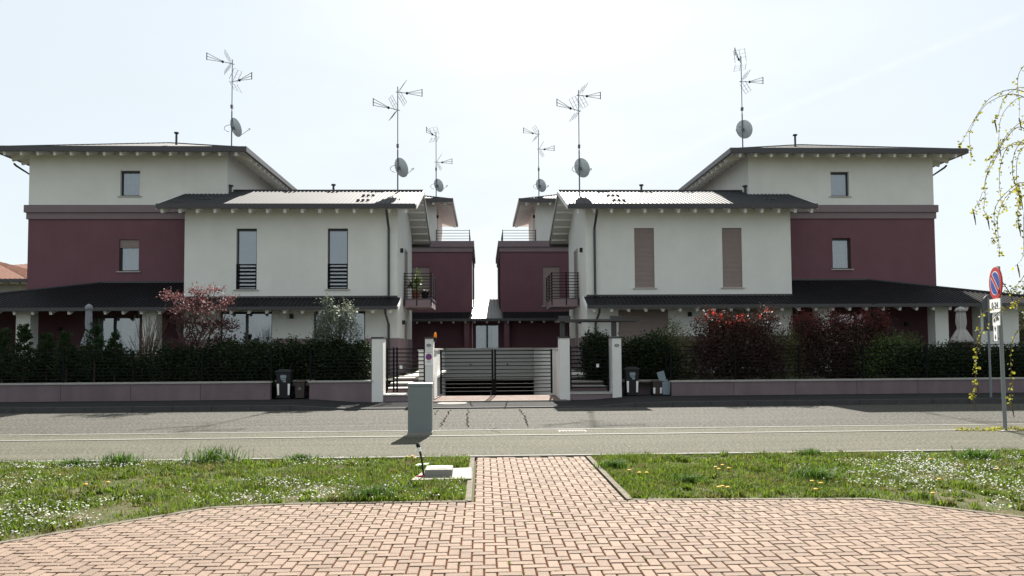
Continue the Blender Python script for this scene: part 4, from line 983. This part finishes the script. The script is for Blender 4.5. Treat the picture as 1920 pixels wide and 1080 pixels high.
# closed parasols in the gardens, table
def parasol(px, ptop, pbot, y, m, label, wpx):
    tp = PY(px, ptop, y); w_ = wpx*y/FPX/2; zb = .5; H = tp.z; bot = PY(px, pbot, y).z
    t = thing('garden_parasol', (tp.x, y, zb), label, 'parasol')
    MB().tube([(tp.x, y, zb), (tp.x, y, H)], .025, 8).build('pole', 'galv', t)
    hh = H-bot
    MB().lathe([(w_*1.0, 0), (w_*.95, hh*.08), (w_*.50, hh*.32), (w_*.36, hh*.38), (w_*.48, hh*.55), (w_*.42, hh*.80), (w_*.38, hh*.86), (w_*.55, hh*.87), (w_*.45, hh*.95), (.03, hh)], (tp.x, y, bot), 48, .16, 8).build('folded_canopy', m, t, smooth=True)
    MB().lathe([(.25, 0), (.25, .06), (.05, .08)], (tp.x, y, zb), 16).build('base', 'concrete', t)
parasol(167, 570, 650, 28.0, 'umb2', 'closed blue grey garden parasol behind the left conifers', 24)
parasol(1801, 575, 642, 28.0, 'umb', 'closed beige garden parasol under the right porch', 36)
c = PY(120, 676, 26.5); t = thing('garden_table', (c.x, 26.8, .5), 'white slatted garden table behind the left fence', 'table')
for k in range(6): MB().box((c.x-.55, 26.5+k*.12, c.z-.02), (c.x+.55, 26.6+k*.12, c.z+.01)).build('slat', 'whitep', t)
for a in (-.5, .45):
    for yy in (26.55, 27.1): MB().box((c.x+a, yy, .5), (c.x+a+.05, yy+.05, c.z-.02)).build('leg', 'whitep', t)

# ================================================================== PLANTS
def leafmesh(name, P, m, parent, size, aspect=2.0, vert=0.0, kind=None, dirs=None, jit=.35, _k='stuff'):
    """a folded rhombic leaf at every point of P"""
    P = np.asarray(P, float); n = len(P)
    d = RNG.normal(size=(n,3)) if dirs is None else np.asarray(dirs)+RNG.normal(size=(n,3))*jit
    d[:,2] += vert; d /= np.linalg.norm(d, axis=1)[:,None]+1e-9
    r = RNG.normal(size=(n,3)); s = np.cross(d, r); s /= np.linalg.norm(s, axis=1)[:,None]+1e-9
    nn = np.cross(d, s)
    L_ = size*RNG.uniform(.65, 1.35, n)[:,None]; W_ = L_/aspect
    V = np.stack([P, P+d*L_*.5+s*W_*.5+nn*W_*.12, P+d*L_, P+d*L_*.5-s*W_*.5+nn*W_*.12], 1).reshape(-1,3)
    F_ = np.arange(4*n).reshape(-1,4)
    return fastmesh(name, V, F_, m, parent, kind or _k)
def blobs(centres, n, clump=.12, per=26, shell=.55):
    """points in leaf clumps through a union of ellipsoids: (cx,cy,cz,rx,ry,rz)"""
    C_ = np.asarray(centres, float); vol = C_[:,3]*C_[:,4]*C_[:,5]; k = max(1, n//per)
    idx = RNG.choice(len(C_), k, p=vol/vol.sum())
    u = RNG.normal(size=(k,3)); u /= np.linalg.norm(u, axis=1)[:,None]
    r = RNG.uniform(0,1,k)**(1/3); r = np.where(RNG.random(k) < shell, RNG.uniform(.82,1.06,k), r)
    cc = C_[idx,:3]+u*r[:,None]*C_[idx,3:]
    P = np.repeat(cc, per, 0)+RNG.normal(size=(k*per,3))*clump
    return P[P[:,2] > .45]
def stems(name, parent, base, tops, r=.03, m='bark', wob=.06):
    mb = MB()
    for t in tops:
        b = Vector(base)+Vector((random.uniform(-.05,.05), random.uniform(-.05,.05), 0)); t = Vector(t); P = []
        for k in range(6):
            q = k/5; P.append(b.lerp(t, q)+Vector((random.uniform(-wob,wob), random.uniform(-wob,wob), 0))*math.sin(q*p180))
        mb.tube(P, r, 6, r*.25)
    return mb.build(name, m, parent)
def bush(name, px0, px1, ptop, y, dy, m, label, cat, n, size, group=None, zb=.5, clump=.11, aspect=2.0, m2=None, n2=0, lumps=None, ragged=.35):
    a, b = PY(px0, 650, y).x, PY(px1, 650, y).x; zt_ = PY((px0+px1)/2, ptop, y).z; cx = (a+b)/2; W = b-a; H = zt_-zb
    t = thing(name, (cx, y, zb), label, cat, group)
    k = lumps or max(2, int(W/.55)); C_ = []
    for i in range(k):
        x = a+W*(i+.5)/k; hh = H*random.uniform(1-ragged, 1.0) if k > 1 else H
        C_.append((x, y+random.uniform(-.1,.1)*dy, zb+hh*.5, W/k*.72, dy*.5, hh*.52))
    C_.append((cx, y, zb+H*.42, W*.45, dy*.5, H*.42))
    leafmesh('foliage', blobs(C_, int(n*1.7), clump), m, t, size*1.12, aspect)
    if m2:
        P = blobs([(c[0], c[1], c[2]+c[5]*.75, c[3]*.8, c[4]*.9, c[5]*.34) for c in C_[:-1]], n2, .07, 10); leafmesh('new_growth', P, m2, t, size*1.05, aspect, .6)
    stems('stem', t, (cx, y, zb-.02), [(c[0], c[1], c[2]+c[5]*.4) for c in C_], .028)
    return t
def conifer(px, ptop, y, wpx, m, label, n=2600, group=None):
    tp = PY(px, ptop, y); R_ = wpx*y/FPX/2; zb = .5; H = tp.z-zb
    t = thing('conifer_shrub', (tp.x, y, zb), label, 'shrub', group)
    MB().tube([(tp.x, y, zb-.02), (tp.x+.02, y, zb+H*.6), (tp.x, y, tp.z-.1)], .035, 6, .008).build('stem', 'bark', t)
    P, D = [], []
    for k in range(n//26):
        q = RNG.uniform(0, 1)**1.2; z = zb+.05+H*.93*q; az = RNG.uniform(0, 2*p180); rr = R_*(1-q*.82)*RNG.uniform(.7, 1.12)
        d = np.array([math.cos(az), math.sin(az), .75]); L_ = rr
        for j in range(26):
            s_ = RNG.uniform(.25, 1.0); P.append(np.array([tp.x, y, z])+d*L_*s_+RNG.normal(size=3)*.028); D.append(d*[1,1,1.3])
    leafmesh('foliage', P, m, t, .10, 3.2, 0, dirs=np.array(D)/1.2, jit=.45)
    return t
for k, (px, ptop, y, wp, lab) in enumerate(((6, 618, 24.2, 70, 'feathery green conifer shrub at the far left edge behind the fence'), (45, 606, 24.0, 52, 'tallest feathery green conifer shrub in front of the left porch pillar'),
        (88, 628, 24.3, 66, 'low feathery conifer shrub between pillar and parasol'), (125, 626, 24.1, 56, 'low feathery conifer shrub just left of the closed grey parasol'), (178, 606, 24.0, 64, 'feathery conifer shrub in front of the closed grey parasol'), (216, 622, 24.2, 52, 'feathery conifer shrub beside the bare twiggy shrub'))):
    conifer(px, ptop, y, wp, 'lf_conifer', lab, 2600, 'conifer shrubs behind the left fence')
# bare twiggy shrub
c = PY(275, 650, 25.0); t = thing('bare_shrub', (c.x, 25, .5), 'leafless reddish twiggy shrub left of the red maple', 'shrub')
mb = MB()
for k in range(60):
    az = random.uniform(0, 2*p180); sp = random.uniform(.1, .75); hh = random.uniform(1.2, 2.35); P = []
    for q in range(5):
        f_ = q/4; P.append(Vector((c.x+math.cos(az)*sp*f_**1.4+random.uniform(-.03,.03), 25+math.sin(az)*sp*f_**1.4, .5+hh*f_)))
    mb.tube(P, .014, 4, .004)
    for z in range(2): mb.tube([P[2+z], P[2+z]+Vector((random.uniform(-.25,.25), random.uniform(-.2,.2), random.uniform(.2,.55)))], .006, 3, .002)
mb.build('twigs', 'twig', t)
# red maple
c = PY(366, 650, 24.1); t = thing('maple_tree', (c.x, 24.1, .5), 'small red leaved maple with spreading tiers', 'tree')
mp = lambda px, py, y=24.1: PY(px, py, y)
tiers = [(330,556,.42,.1),(318,552,.3,.08),(345,575,.5,.14),(365,560,.45,.14),(372,547,.35,.1),(395,545,.3,.1),(405,541,.22,.08),(418,566,.42,.12),(428,562,.28,.1),(390,578,.5,.15),(350,600,.5,.18),(400,605,.5,.18),(430,610,.35,.15),(330,585,.3,.12),(375,625,.5,.2),(420,640,.45,.18),(345,640,.4,.2)]
C_ = []
for px, py, rx, rz in tiers:
    q = mp(px, py, 24.1+random.uniform(-.4,.4)); C_.append((q.x, q.y, q.z, rx, .4, rz))
leafmesh('foliage', blobs(C_, 4300, .07, 12, .3), 'lf_maple', t, .070, 1.7)
stems('trunk', t, (c.x, 24.1, .48), [(q[0], q[1], q[2]) for q in C_], .035, wob=.18)
# laurel hedges left
bush('laurel_hedge', -40, 130, 660, 24.6, .7, 'lf_dark', 'low dark evergreen hedge under the conifers at far left', 'hedge', 7000, .075, ragged=.25)
bush('laurel_hedge', 120, 310, 652, 24.6, .7, 'lf_dark', 'low dark evergreen hedge behind conifers and bare shrub', 'hedge', 8000, .075, ragged=.3)
bush('laurel_hedge', 300, 425, 642, 23.9, .9, 'lf_dark', 'dark evergreen hedge under the red maple', 'hedge', 9000, .075)
bush('laurel_hedge', 415, 535, 640, 23.75, .8, 'lf_dark', 'dark evergreen hedge left of the bins niche', 'hedge', 11000, .075, ragged=.12)
bush('laurel_hedge', 530, 695, 636, 23.9, .7, 'lf_dark', 'dark evergreen hedge between the bins and the leftmost gate pillar', 'hedge', 14000, .075, ragged=.14)
# silvery tree
c = PY(627, 650, 24.0); t = thing('olive_tree', (c.x, 24.0, .5), 'slender silvery leaved tree in front of the ground floor window', 'tree')
C_ = []
for px, py, rx, rz in ((613,568,.18,.2),(618,585,.3,.3),(650,578,.2,.25),(655,590,.18,.22),(632,600,.4,.35),(608,605,.3,.3),(648,615,.35,.3),(622,630,.4,.3),(600,628,.2,.2),(662,632,.22,.2)):
    q = PY(px, py, 24.0+random.uniform(-.3,.3)); C_.append((q.x, q.y, q.z, rx, .3, rz))
leafmesh('foliage', blobs(C_, 3600, .075, 14, .3), 'lf_silver', t, .085, 2.6)
stems('trunk', t, (c.x, 24.0, .48), [(q[0], q[1], q[2]) for q in C_], .03)
# right side
bush('laurel_shrub', 1098, 1142, 606, 25.3, .7, 'lf_dark', 'dark leafy shrub behind the right pedestrian gate', 'shrub', 5200, .085, lumps=2)
bush('laurel_hedge', 1166, 1262, 622, 23.95, .7, 'lf_dark', 'dark evergreen hedge behind the right bins with fresh green tips', 'hedge', 9500, .075, m2='lf_green', n2=260, ragged=.2)
bush('cypress_shrub', 1252, 1318, 598, 24.1, .8, 'lf_yellow', 'yellow green shrub between right bins and the red topped bush', 'shrub', 5200, .06, aspect=3.2, lumps=3)
bush('photinia_bush', 1308, 1456, 580, 23.75, 1.2, 'lf_photinia', 'rounded dark bush topped with bright red new leaves', 'bush', 15000, .065, m2='lf_photred', n2=420, lumps=4, ragged=.12)
bush('cypress_shrub', 1436, 1496, 606, 24.0, .7, 'lf_yellow', 'yellow green shrub between the two reddish bushes', 'shrub', 4200, .06, aspect=3.2, lumps=3)
M['lf_photdull'] = mat('leaf_photinia_dull', (0.13, 0.032, 0.030), 0.7, 0.3, 3, island=0.4, transl=0.35, spec=0.1)
bush('photinia_bush', 1486, 1664, 588, 24.3, 1.2, 'lf_photinia', 'wide rounded dark bush with dull red top', 'bush', 17000, .065, m2='lf_photdull', n2=2600, lumps=4, ragged=.08)
bush('spirea_shrub', 1610, 1730, 622, 23.7, .6, 'lf_green', 'loose pale green shrub right of the wide reddish bush', 'shrub', 4200, .06, lumps=4)
bush('laurel_hedge', 1660, 1800, 648, 23.7, .8, 'lf_dark', 'dark evergreen hedge in front of the right porch', 'hedge', 12000, .07, ragged=.1)
bush('laurel_hedge', 1790, 2010, 648, 23.8, .8, 'lf_dark', 'dark evergreen hedge at the far right edge behind the sign', 'hedge', 15000, .07, ragged=.1)
# extra dull red crown on the second bush
# potted plants on the left balcony
def potted(px, py, y, m, label, hgt, leaf):
    c = PY(px, py, y); zb = 3.742
    t = thing('potted_plant', (c.x, y, zb), label, 'plant')
    MB().lathe([(.13,0),(.18,.28),(.20,.28),(.20,.33),(.15,.33)], (c.x, y, zb), 16).build('pot', 'pot' if leaf else 'black', t, smooth=False)
    if leaf:
        leafmesh('foliage', blobs([(c.x, y, zb+.75, .2, .2, .28), (c.x-.15, y, zb+.6, .2, .2, .15), (c.x+.16, y, zb+.95, .18, .15, .15), (c.x+.05, y, zb+1.15, .1, .1, .15)], 420, .05, 8), m, t, .11, 2.2)
        stems('stem', t, (c.x, y, zb+.3), [(c.x, y, zb+1.1), (c.x-.2, y, zb+.8), (c.x+.2, y, zb+.95)], .012)
    else:
        leafmesh('foliage', blobs([(c.x, y, zb+.36, .14, .14, .06)], 90, .03, 8), m, t, .06, 2)
potted(780, 545, 34.3, 'lf_green', 'small lemon tree in a clay pot on the left balcony', 1.2, True)
potted(797, 550, 34.3, 'lf_dark', 'low black plant pot on the left balcony', .4, False)

# weeping birch whose trunk stands just outside the picture
bx, by = 10.6, 12.2
t = thing('birch_tree', (bx, by, 0), 'weeping birch with hanging yellow green twigs at the right edge', 'tree')
MB().tube([(bx,by,-.1),(bx+.05,by,1.2),(bx-.03,by+.05,3.0),(bx+.1,by,4.8),(bx+.05,by,6.6)], .13, 12, .04).build('trunk', 'birchbark', t, smooth=True)
strands = [  # photo points of each hanging twig and its distance
 ([(1965,190),(1920,172),(1893,168),(1862,180),(1842,200),(1822,232),(1806,262),(1797,275)], 11.6, .4),
 ([(1965,205),(1915,180),(1885,178),(1850,195),(1832,220),(1818,250),(1820,285),(1821,303)], 11.8, .5),
 ([(1975,120),(1930,118),(1912,135),(1908,160),(1912,200),(1910,228)], 12.4, .3),
 ([(1970,200),(1925,165),(1895,172),(1880,190),(1872,215),(1862,228)], 12.0, .7),
 ([(1970,210),(1920,182),(1890,200),(1876,225),(1873,255),(1872,275)], 12.2, .3),
 ([(1970,260),(1925,228),(1895,245),(1875,272),(1862,290),(1850,298)], 11.6, .7),
 ([(1965,280),(1915,238),(1885,262),(1868,290),(1855,310),(1849,335),(1838,372),(1824,395),(1826,396)], 11.5, .6),
 ([(1965,290),(1920,270),(1880,280),(1860,310),(1848,335),(1847,370),(1845,395),(1853,408)], 11.7, .6),
 ([(1965,300),(1920,268),(1890,275),(1876,310),(1874,345),(1878,380),(1885,390)], 11.9, 1.0),
 ([(1970,320),(1930,262),(1905,280),(1898,320),(1905,350),(1912,375),(1908,400),(1910,424)], 11.5, 1.2),
 ([(1970,320),(1935,270),(1910,290),(1906,330),(1910,360),(1914,370)], 11.9, 1.3),
 ([(1965,360),(1918,342),(1888,360),(1868,385),(1864,410),(1866,440),(1858,458)], 11.6, .7),
 ([(1965,365),(1920,348),(1890,365),(1874,395),(1870,420),(1873,455),(1874,481)], 11.8, .7),
 ([(1970,380),(1930,365),(1920,400),(1919,440),(1918,480),(1903,500)], 11.6, .5),
 ([(1980,520),(1935,552),(1900,566),(1866,592),(1843,620),(1831,660),(1829,700),(1826,728),(1822,746)], 11.4, .9),
 ([(1980,540),(1925,556),(1890,575),(1852,582),(1835,600),(1833,640),(1831,690),(1829,720)], 11.7, .6),
 ([(1980,560),(1930,600),(1902,630),(1895,665),(1896,700),(1897,735),(1896,764)], 11.5, .6),
 ([(1985,420),(1945,470),(1918,520),(1902,540),(1893,552)], 12.3, .4),
]
def cr_interp(P, k):
    out = []
    for i in range(len(P)-1):
        p0 = P[max(0,i-1)]; p1 = P[i]; p2 = P[i+1]; p3 = P[min(len(P)-1,i+2)]
        for j in range(k):
            s_ = j/k; out.append(.5*((2*p1)+(p2-p0)*s_+(2*p0-5*p1+4*p2-p3)*s_*s_+(3*p1-p0-3*p2+p3)*s_**3))
    out.append(P[-1]); return out
LP, LD = [], []
for pts, Y, dens in strands:
    P = [PY(a, b, Y+.05*i) for i, (a, b) in enumerate(pts)]
    root = Vector((bx+random.uniform(-.05,.08), by, min(6.3, P[0].z+random.uniform(.2,.7))))
    P = [root, root.lerp(P[0], .5)+Vector((0,0,.25))]+P
    Q = cr_interp(P, 6)
    MB().tube(Q, .008, 5, .002).build('twig', 'twig', t)
    for i in range(8, len(Q)-1):
        d = Q[i+1]-Q[i]; f_ = i/len(Q)
        cnt = RNG.poisson(max(.3, (f_-.2))*5.4*dens)
        for q in range(cnt):
            LP.append(np.array(Q[i].lerp(Q[i+1], random.random()))+RNG.normal(size=3)*.016); LD.append(np.array([random.uniform(-1,1), random.uniform(-1,1), -.7]))
    if random.random() < .6:
        e = Q[-3]; MB().tube([e, e+Vector((.02,0,-.10)), e+Vector((.035,0,-.22))], [.008,.011,.004], 6).build('catkin', 'twig', t)
leafmesh('foliage', LP, 'lf_birch', t, .046, 1.3, 0, dirs=LD, jit=.4)
# fallen catkins and bud scales along the path edge by the sign
P = [G(RNG.uniform(1795, 1925), RNG.normal(807, 1.1)) for _ in range(500)]
V = np.array([[p.x, p.y, .012+RNG.uniform(0,.012)] for p in P]); o_ = leafmesh('fallen_catkins', V, 'lf_birch', None, .05, 2.5, 0, 'stuff'); tag(o_, 'yellow fallen catkins scattered along the path edge by the sign', 'litter')

# far trees and houses beyond
def far_tree(x, y, h_, r, label, dens, bare=False):
    t = thing('far_tree', (x, y, 0), label, 'tree', 'trees far behind the right hedge')
    tops = [(x+random.uniform(-r,r), y+random.uniform(-r,r), h_*random.uniform(.6,1)) for _ in range(26)]
    stems('trunk', t, (x, y, 0), tops, .10, wob=.4)
    leafmesh('crown', blobs([(x, y, h_*.62, r, r, h_*.36), (x+r*.4, y, h_*.8, r*.5, r*.6, h_*.2), (x-r*.5, y, h_*.5, r*.6, r*.6, h_*.25)], dens, .35, 14, .3), 'lf_far', t, .22, 1.6)
far_tree(32.6, 46, 4.7, 1.6, 'sparse spring tree far behind the right hedge, nearest the sign', 1500)
far_tree(39.6, 54, 6.2, 2.4, 'taller sparse tree at the far right edge', 1700)
def far_house(x0, x1, y0, y1, ze, rise, label, tilt=True):
    t = thing('far_house', ((x0+x1)/2, y0, 0), label, 'house')
    wl = MB(); holes = [(x1-3.4, x1-1.9, ze-2.7, ze-1.2), (x1-7, x1-5.2, ze-2.7, ze-.9)]
    wall_xz(wl, x0, x1, 0, ze, y0, holes); wl.quad((x1,y0,0),(x1,y1,0),(x1,y1,ze),(x1,y0,ze)).quad((x0,y0,0),(x0,y1,0),(x0,y1,ze),(x0,y0,ze)).quad((x0,y1,0),(x1,y1,0),(x1,y1,ze),(x0,y1,ze)); wl.build('wall', 'farwall', t)
    for h_ in holes: window(t, idt, *h_, y0, 'curtain')
    o = .9; Lh = min(x1-x0, y1-y0)/2+o
    r = MB(); sl_ = rise/Lh
    a0, a1, c0, c1 = x0-o, x1+o, y0-o, y1+o
    sheet(r, (a0,c0,ze), (a1,c0,ze), (0,1,sl_), Lh, 1, 1, .3, .06); sheet(r, (a1,c0,ze), (a1,c1,ze), (-1,0,sl_), Lh, 1, 1, .3, .06); sheet(r, (a1,c1,ze), (a0,c1,ze), (0,-1,sl_), Lh, 1, 1, .3, .06); sheet(r, (a0,c1,ze), (a0,c0,ze), (1,0,sl_), Lh, 1, 1, .3, .06)
    r = r.build('roof', 'tile', t)
    MB().quad((a0,c0,ze-.12),(a1,c0,ze-.12),(a1,c1,ze-.12),(a0,c1,ze-.12)).build('soffit', 'frame', r)
    MB().box((a0,c0-.1,ze-.2),(a1,c0-.004,ze+.02)).box((a1+.004,c0,ze-.2),(a1+.1,c1,ze+.02)).build('gutter', 'gutter', r)
    rafters(r, idt, 'u', a0+.3, a1-.3, (y0, ze-.2), (c0+.05, ze-.2))
    return t
p = PY(54, 519, 50); q = PY(0, 520, 50)
far_house(p.x-17, p.x-1.0, 50.9, 61, p.z-.15, 1.9, 'distant house with orange tiled hip roof at the left edge')
p = PY(60, 512, 66); far_house(p.x-6.5, p.x+2, 67, 77, p.z+.2, 1.2, 'second distant orange roof behind the first at left')

# ================================================================== LAWN: grass, daisies, dandelions
def inpoly(P, poly):
    x, y = P[:,0], P[:,1]; r = np.zeros(len(P), bool)
    for (x0, y0), (x1, y1) in zip(poly, poly[1:]+poly[:1]):
        c = ((y0 > y) != (y1 > y)) & (x < (x1-x0)*(y-y0)/(y1-y0+1e-12)+x0); r ^= c
    return r
def vnoise(P, s, seed):
    g_ = np.random.default_rng(seed).random((64,64)); q = P*s; i = np.floor(q).astype(int); f = q-i; f = f*f*(3-2*f)
    a = lambda u, v: g_[(i[:,0]+u) % 64, (i[:,1]+v) % 64]
    return (a(0,0)*(1-f[:,0])+a(1,0)*f[:,0])*(1-f[:,1])+(a(0,1)*(1-f[:,0])+a(1,1)*f[:,0])*f[:,1]
slabp = [(p.x, p.y) for p in sc_]
def scatter(poly, n, x0, x1, y0, y1):
    P = np.stack([RNG.uniform(x0,x1,n), RNG.uniform(y0,y1,n)], 1); P = P[inpoly(P, poly)]
    return P[~inpoly(P, slabp)]
def blades(P, h, w_, lean):
    n = len(P); az = RNG.uniform(0, 2*p180, n); d = np.stack([np.cos(az), np.sin(az), np.zeros(n)], 1); s_ = np.stack([-np.sin(az), np.cos(az), np.zeros(n)], 1)
    b = np.concatenate([P, np.zeros((n,1))], 1); up_ = np.array([[0,0,1.]])
    h = h[:,None]; w_ = w_[:,None]; ln = (lean*RNG.uniform(.2, 1.3, n))[:,None]
    m_ = b+up_*h*.6+d*h*ln*.4; t_ = b+up_*h*(1-ln*.25)+d*h*ln
    V = np.stack([b-s_*w_, b+s_*w_, m_+s_*w_*.75, t_, m_-s_*w_*.75], 1).reshape(-1,3)
    k = np.arange(n)[:,None]*5
    return V, np.concatenate([k+np.array([[0,1,2,4]]), ], 0), np.concatenate([k+np.array([[4,2,3]])], 0)
for poly, x0, x1, y0, lab, seed in ((LAWNL, -8.5, -.2, 4.5, 'uneven grass of the left lawn', 3), (LAWNR, 1.5, 9.8, 5.0, 'uneven grass of the right lawn', 5)):
    P = scatter(poly, 200000, x0, x1, y0, 11.24)
    d1 = vnoise(P, 2.2, seed); d2 = vnoise(P, .9, seed+1); keep = RNG.random(len(P)) < np.clip(.25+1.2*(d1*.55+d2*.6-.25), .12, 1); P = P[keep]; d1 = d1[keep]; d2 = d2[keep]
    h = (.022+.075*np.clip(d1*1.0+d2*.5-.45, 0, 1)**1.2)*RNG.uniform(.6, 1.4, len(P)); wd = RNG.uniform(.0022, .0050, len(P))
    CL = scatter(poly, 2600, x0, x1, y0, 11.2); CL = CL[RNG.random(len(CL)) < np.clip(vnoise(CL, 1.1, seed+1)*1.5-.25, .05, 1)]
    per = 34; rr = RNG.uniform(.03, .10, len(CL)); PC = np.repeat(CL, per, 0)+RNG.normal(size=(len(CL)*per, 2))*np.repeat(rr, per)[:,None]*.7; hc = np.repeat(RNG.uniform(.035, .10, len(CL)), per)*RNG.uniform(.5, 1.2, len(CL)*per); wc = np.repeat(RNG.uniform(.003, .0085, len(CL)), per)
    ok = inpoly(PC, poly) & ~inpoly(PC, slabp); P = np.concatenate([P, PC[ok]]); h = np.concatenate([h, hc[ok]]); wd = np.concatenate([wd, wc[ok]])
    V, Q, T = blades(P, h, wd, .8)
    F_ = np.concatenate([T, np.stack([Q[:,0], Q[:,1], Q[:,2]], 1), np.stack([Q[:,0], Q[:,2], Q[:,3]], 1)])
    o_ = fastmesh('grass', V, F_, 'grass', None, 'stuff', 3); tag(o_, lab, 'grass')
    # daisies
    P = scatter(poly, 26000, x0, x1, y0, 11.2); dn = vnoise(P, .9, seed+7)*.6+vnoise(P, 3.0, seed+8)*.5
    bias = np.where(P[:,0] < 0, np.clip((-P[:,0]-.4)/5, 0, 1)*.18-.07, np.clip((P[:,0]-3.6)/2.2, 0, 1)*.62-.26-np.clip((P[:,1]-10.2)/1.0, 0, 1)*.3)
    P = P[RNG.random(len(P)) < np.clip((dn+bias-.545)*1.8, 0.0, .7)]
    n = len(P); r = RNG.uniform(.007, .0115, n); z = RNG.uniform(.035, .075, n); az = np.linspace(0, 2*p180, 7)[:-1]
    tl = RNG.normal(size=(n,2))*.35
    ring = np.stack([np.cos(az), np.sin(az)], 1)
    V = np.zeros((n,7,3)); V[:,0,:2] = P; V[:,0,2] = z+.003
    V[:,1:,0] = P[:,0:1]+r[:,None]*ring[None,:,0]; V[:,1:,1] = P[:,1:2]+r[:,None]*ring[None,:,1]
    V[:,1:,2] = z[:,None]+r[:,None]*(ring[None,:,0]*tl[:,0:1]+ring[None,:,1]*tl[:,1:2])
    k = (np.arange(n)*7)[:,None,None]; F_ = k+np.array([[0,i+1,(i+1)%6+1] for i in range(6)])[None]
    o_ = fastmesh('daisies', V, F_.reshape(-1,3), 'petal', None, 'stuff', 3); tag(o_, 'white daisies scattered in the %s lawn' % ('left' if x1 < 0 else 'right'), 'daisies')
# tall tussocks
for k, (px, py, hh, lab) in enumerate(((225, 872, .22, 'dark grass tussock at the kerb, left part of the left lawn'), (398, 868, .30, 'tallest grass tussock at the kerb of the left lawn'), (140, 876, .16, 'low grass tussock at the kerb near the left edge'),
        (700, 935, .17, 'spiky grey green grass tussock near the paving in the left lawn'), (1528, 900, .20, 'rounded grass tussock in the middle of the right lawn'), (1150, 878, .14, 'dark clover tuft beside the brick path'), (1290, 905, .13, 'dark green weed clump in the right lawn near the path'), (1520, 856, .15, 'grass tussock at the kerb of the right lawn'), (1830, 862, .2, 'grass tussock at the kerb near the right edge'), (560, 866, .15, 'grass tussock at the kerb in the middle of the left lawn'))):
    c = G(px, py); n = 420; a = RNG.uniform(0, 2*p180, n); r = np.abs(RNG.normal(size=n))*hh*.75
    P = np.stack([c.x+np.cos(a)*r*1.3, c.y+np.sin(a)*r*.8], 1)
    V, Q, T = blades(P, hh*RNG.uniform(.35, 1.05, n), RNG.uniform(.003, .006, n), .9)
    F_ = np.concatenate([T, np.stack([Q[:,0], Q[:,1], Q[:,2]], 1), np.stack([Q[:,0], Q[:,2], Q[:,3]], 1)])
    t = thing('grass_tussock', (c.x, c.y, 0), lab, 'grass', 'taller tussocks in the lawns'); fastmesh('blades', V, F_, 'tuft', t, 'stuff', 3)
# dandelions
dn = None
for k, (px, py) in enumerate(((763,869),(773,868),(778,872),(1199,901),(1213,901),(1342,890),(1348,894),(1355,886),(1367,892),(1355,928),(1365,930),(1348,930),(1523,918),(1530,934),(1540,922),(1750,942),(1745,874),(1870,894),(160,924),(202,920),(1762,914),(1180,896))):
    c = G(px, py)
    key = 'beside the black conduit stub' if 700 < px < 900 else 'in the daisies of the left lawn' if px < 700 else 'close to the brick path edge, right lawn' if px < 1250 else 'at the paving edge of the right lawn' if px < 1400 and py > 910 else 'in the small cluster mid right lawn' if px < 1400 else 'around the rounded tussock, right lawn' if px < 1600 else 'among the daisies at far right'
    lab = 'yellow dandelion '+key
    if dn is None:
        mb = MB().tube([(c.x, c.y, 0), (c.x, c.y, .085)], .003, 5); mb = mb.build('stem', 'tuft'); COL.objects.unlink(mb); stem_me = mb.data; bpy.data.objects.remove(mb)
        hd = MB().lathe([(.004, 0), (.022, .006), (.024, .012), (.014, .018), (.004, .019)], (0,0,0), 12); hd = hd.build('head', 'yellow'); head_me = hd.data; COL.objects.unlink(hd); bpy.data.objects.remove(hd); dn = 1
    t = thing('dandelion', (c.x, c.y, 0), lab, 'dandelion', 'dandelions '+key)
    link('stem', stem_me, (c.x, c.y, 0), t); link('head', head_me, (c.x, c.y, .085), t)

P = []
for _ in range(5200):
    x, y = RNG.uniform(-4.5, 5.2), RNG.uniform(5.0, 11.2)
    i, j = math.floor(x/U), math.floor(y/U)
    if y > 8.0 and not (PX0+.02 < x < PX1-.02): continue
    near = (min(abs(x-PX0), abs(x-PX1)) < .22 and y > 7.9) or (7.2 < y < 8.0)
    if RNG.random() > (.30 if near else .06): continue
    k = (i+j) % 4
    q = (i*U, y) if k in (0, 2, 3) and RNG.random() < .5 else (x, j*U if k != 3 else (j-1)*U)
    if clip([(q[0]-.001, q[1]), (q[0]+.001, q[1]), (q[0], q[1]+.001)], OCT) or PX0 < q[0] < PX1: P.append(q)
P = np.repeat(np.array(P), 7, 0)+RNG.normal(size=(len(P)*7, 2))*.008
V, Q, T = blades(P, RNG.uniform(.010, .026, len(P)), RNG.uniform(.0015, .003, len(P)), 1.0); V[:,2] += .002
F_ = np.concatenate([T, np.stack([Q[:,0], Q[:,1], Q[:,2]], 1), np.stack([Q[:,0], Q[:,2], Q[:,3]], 1)])
o_ = fastmesh('joint_weeds', V, F_, 'grass', None, 'stuff', 3); tag(o_, 'tiny weeds and moss sprouting in the paving joints', 'weeds')
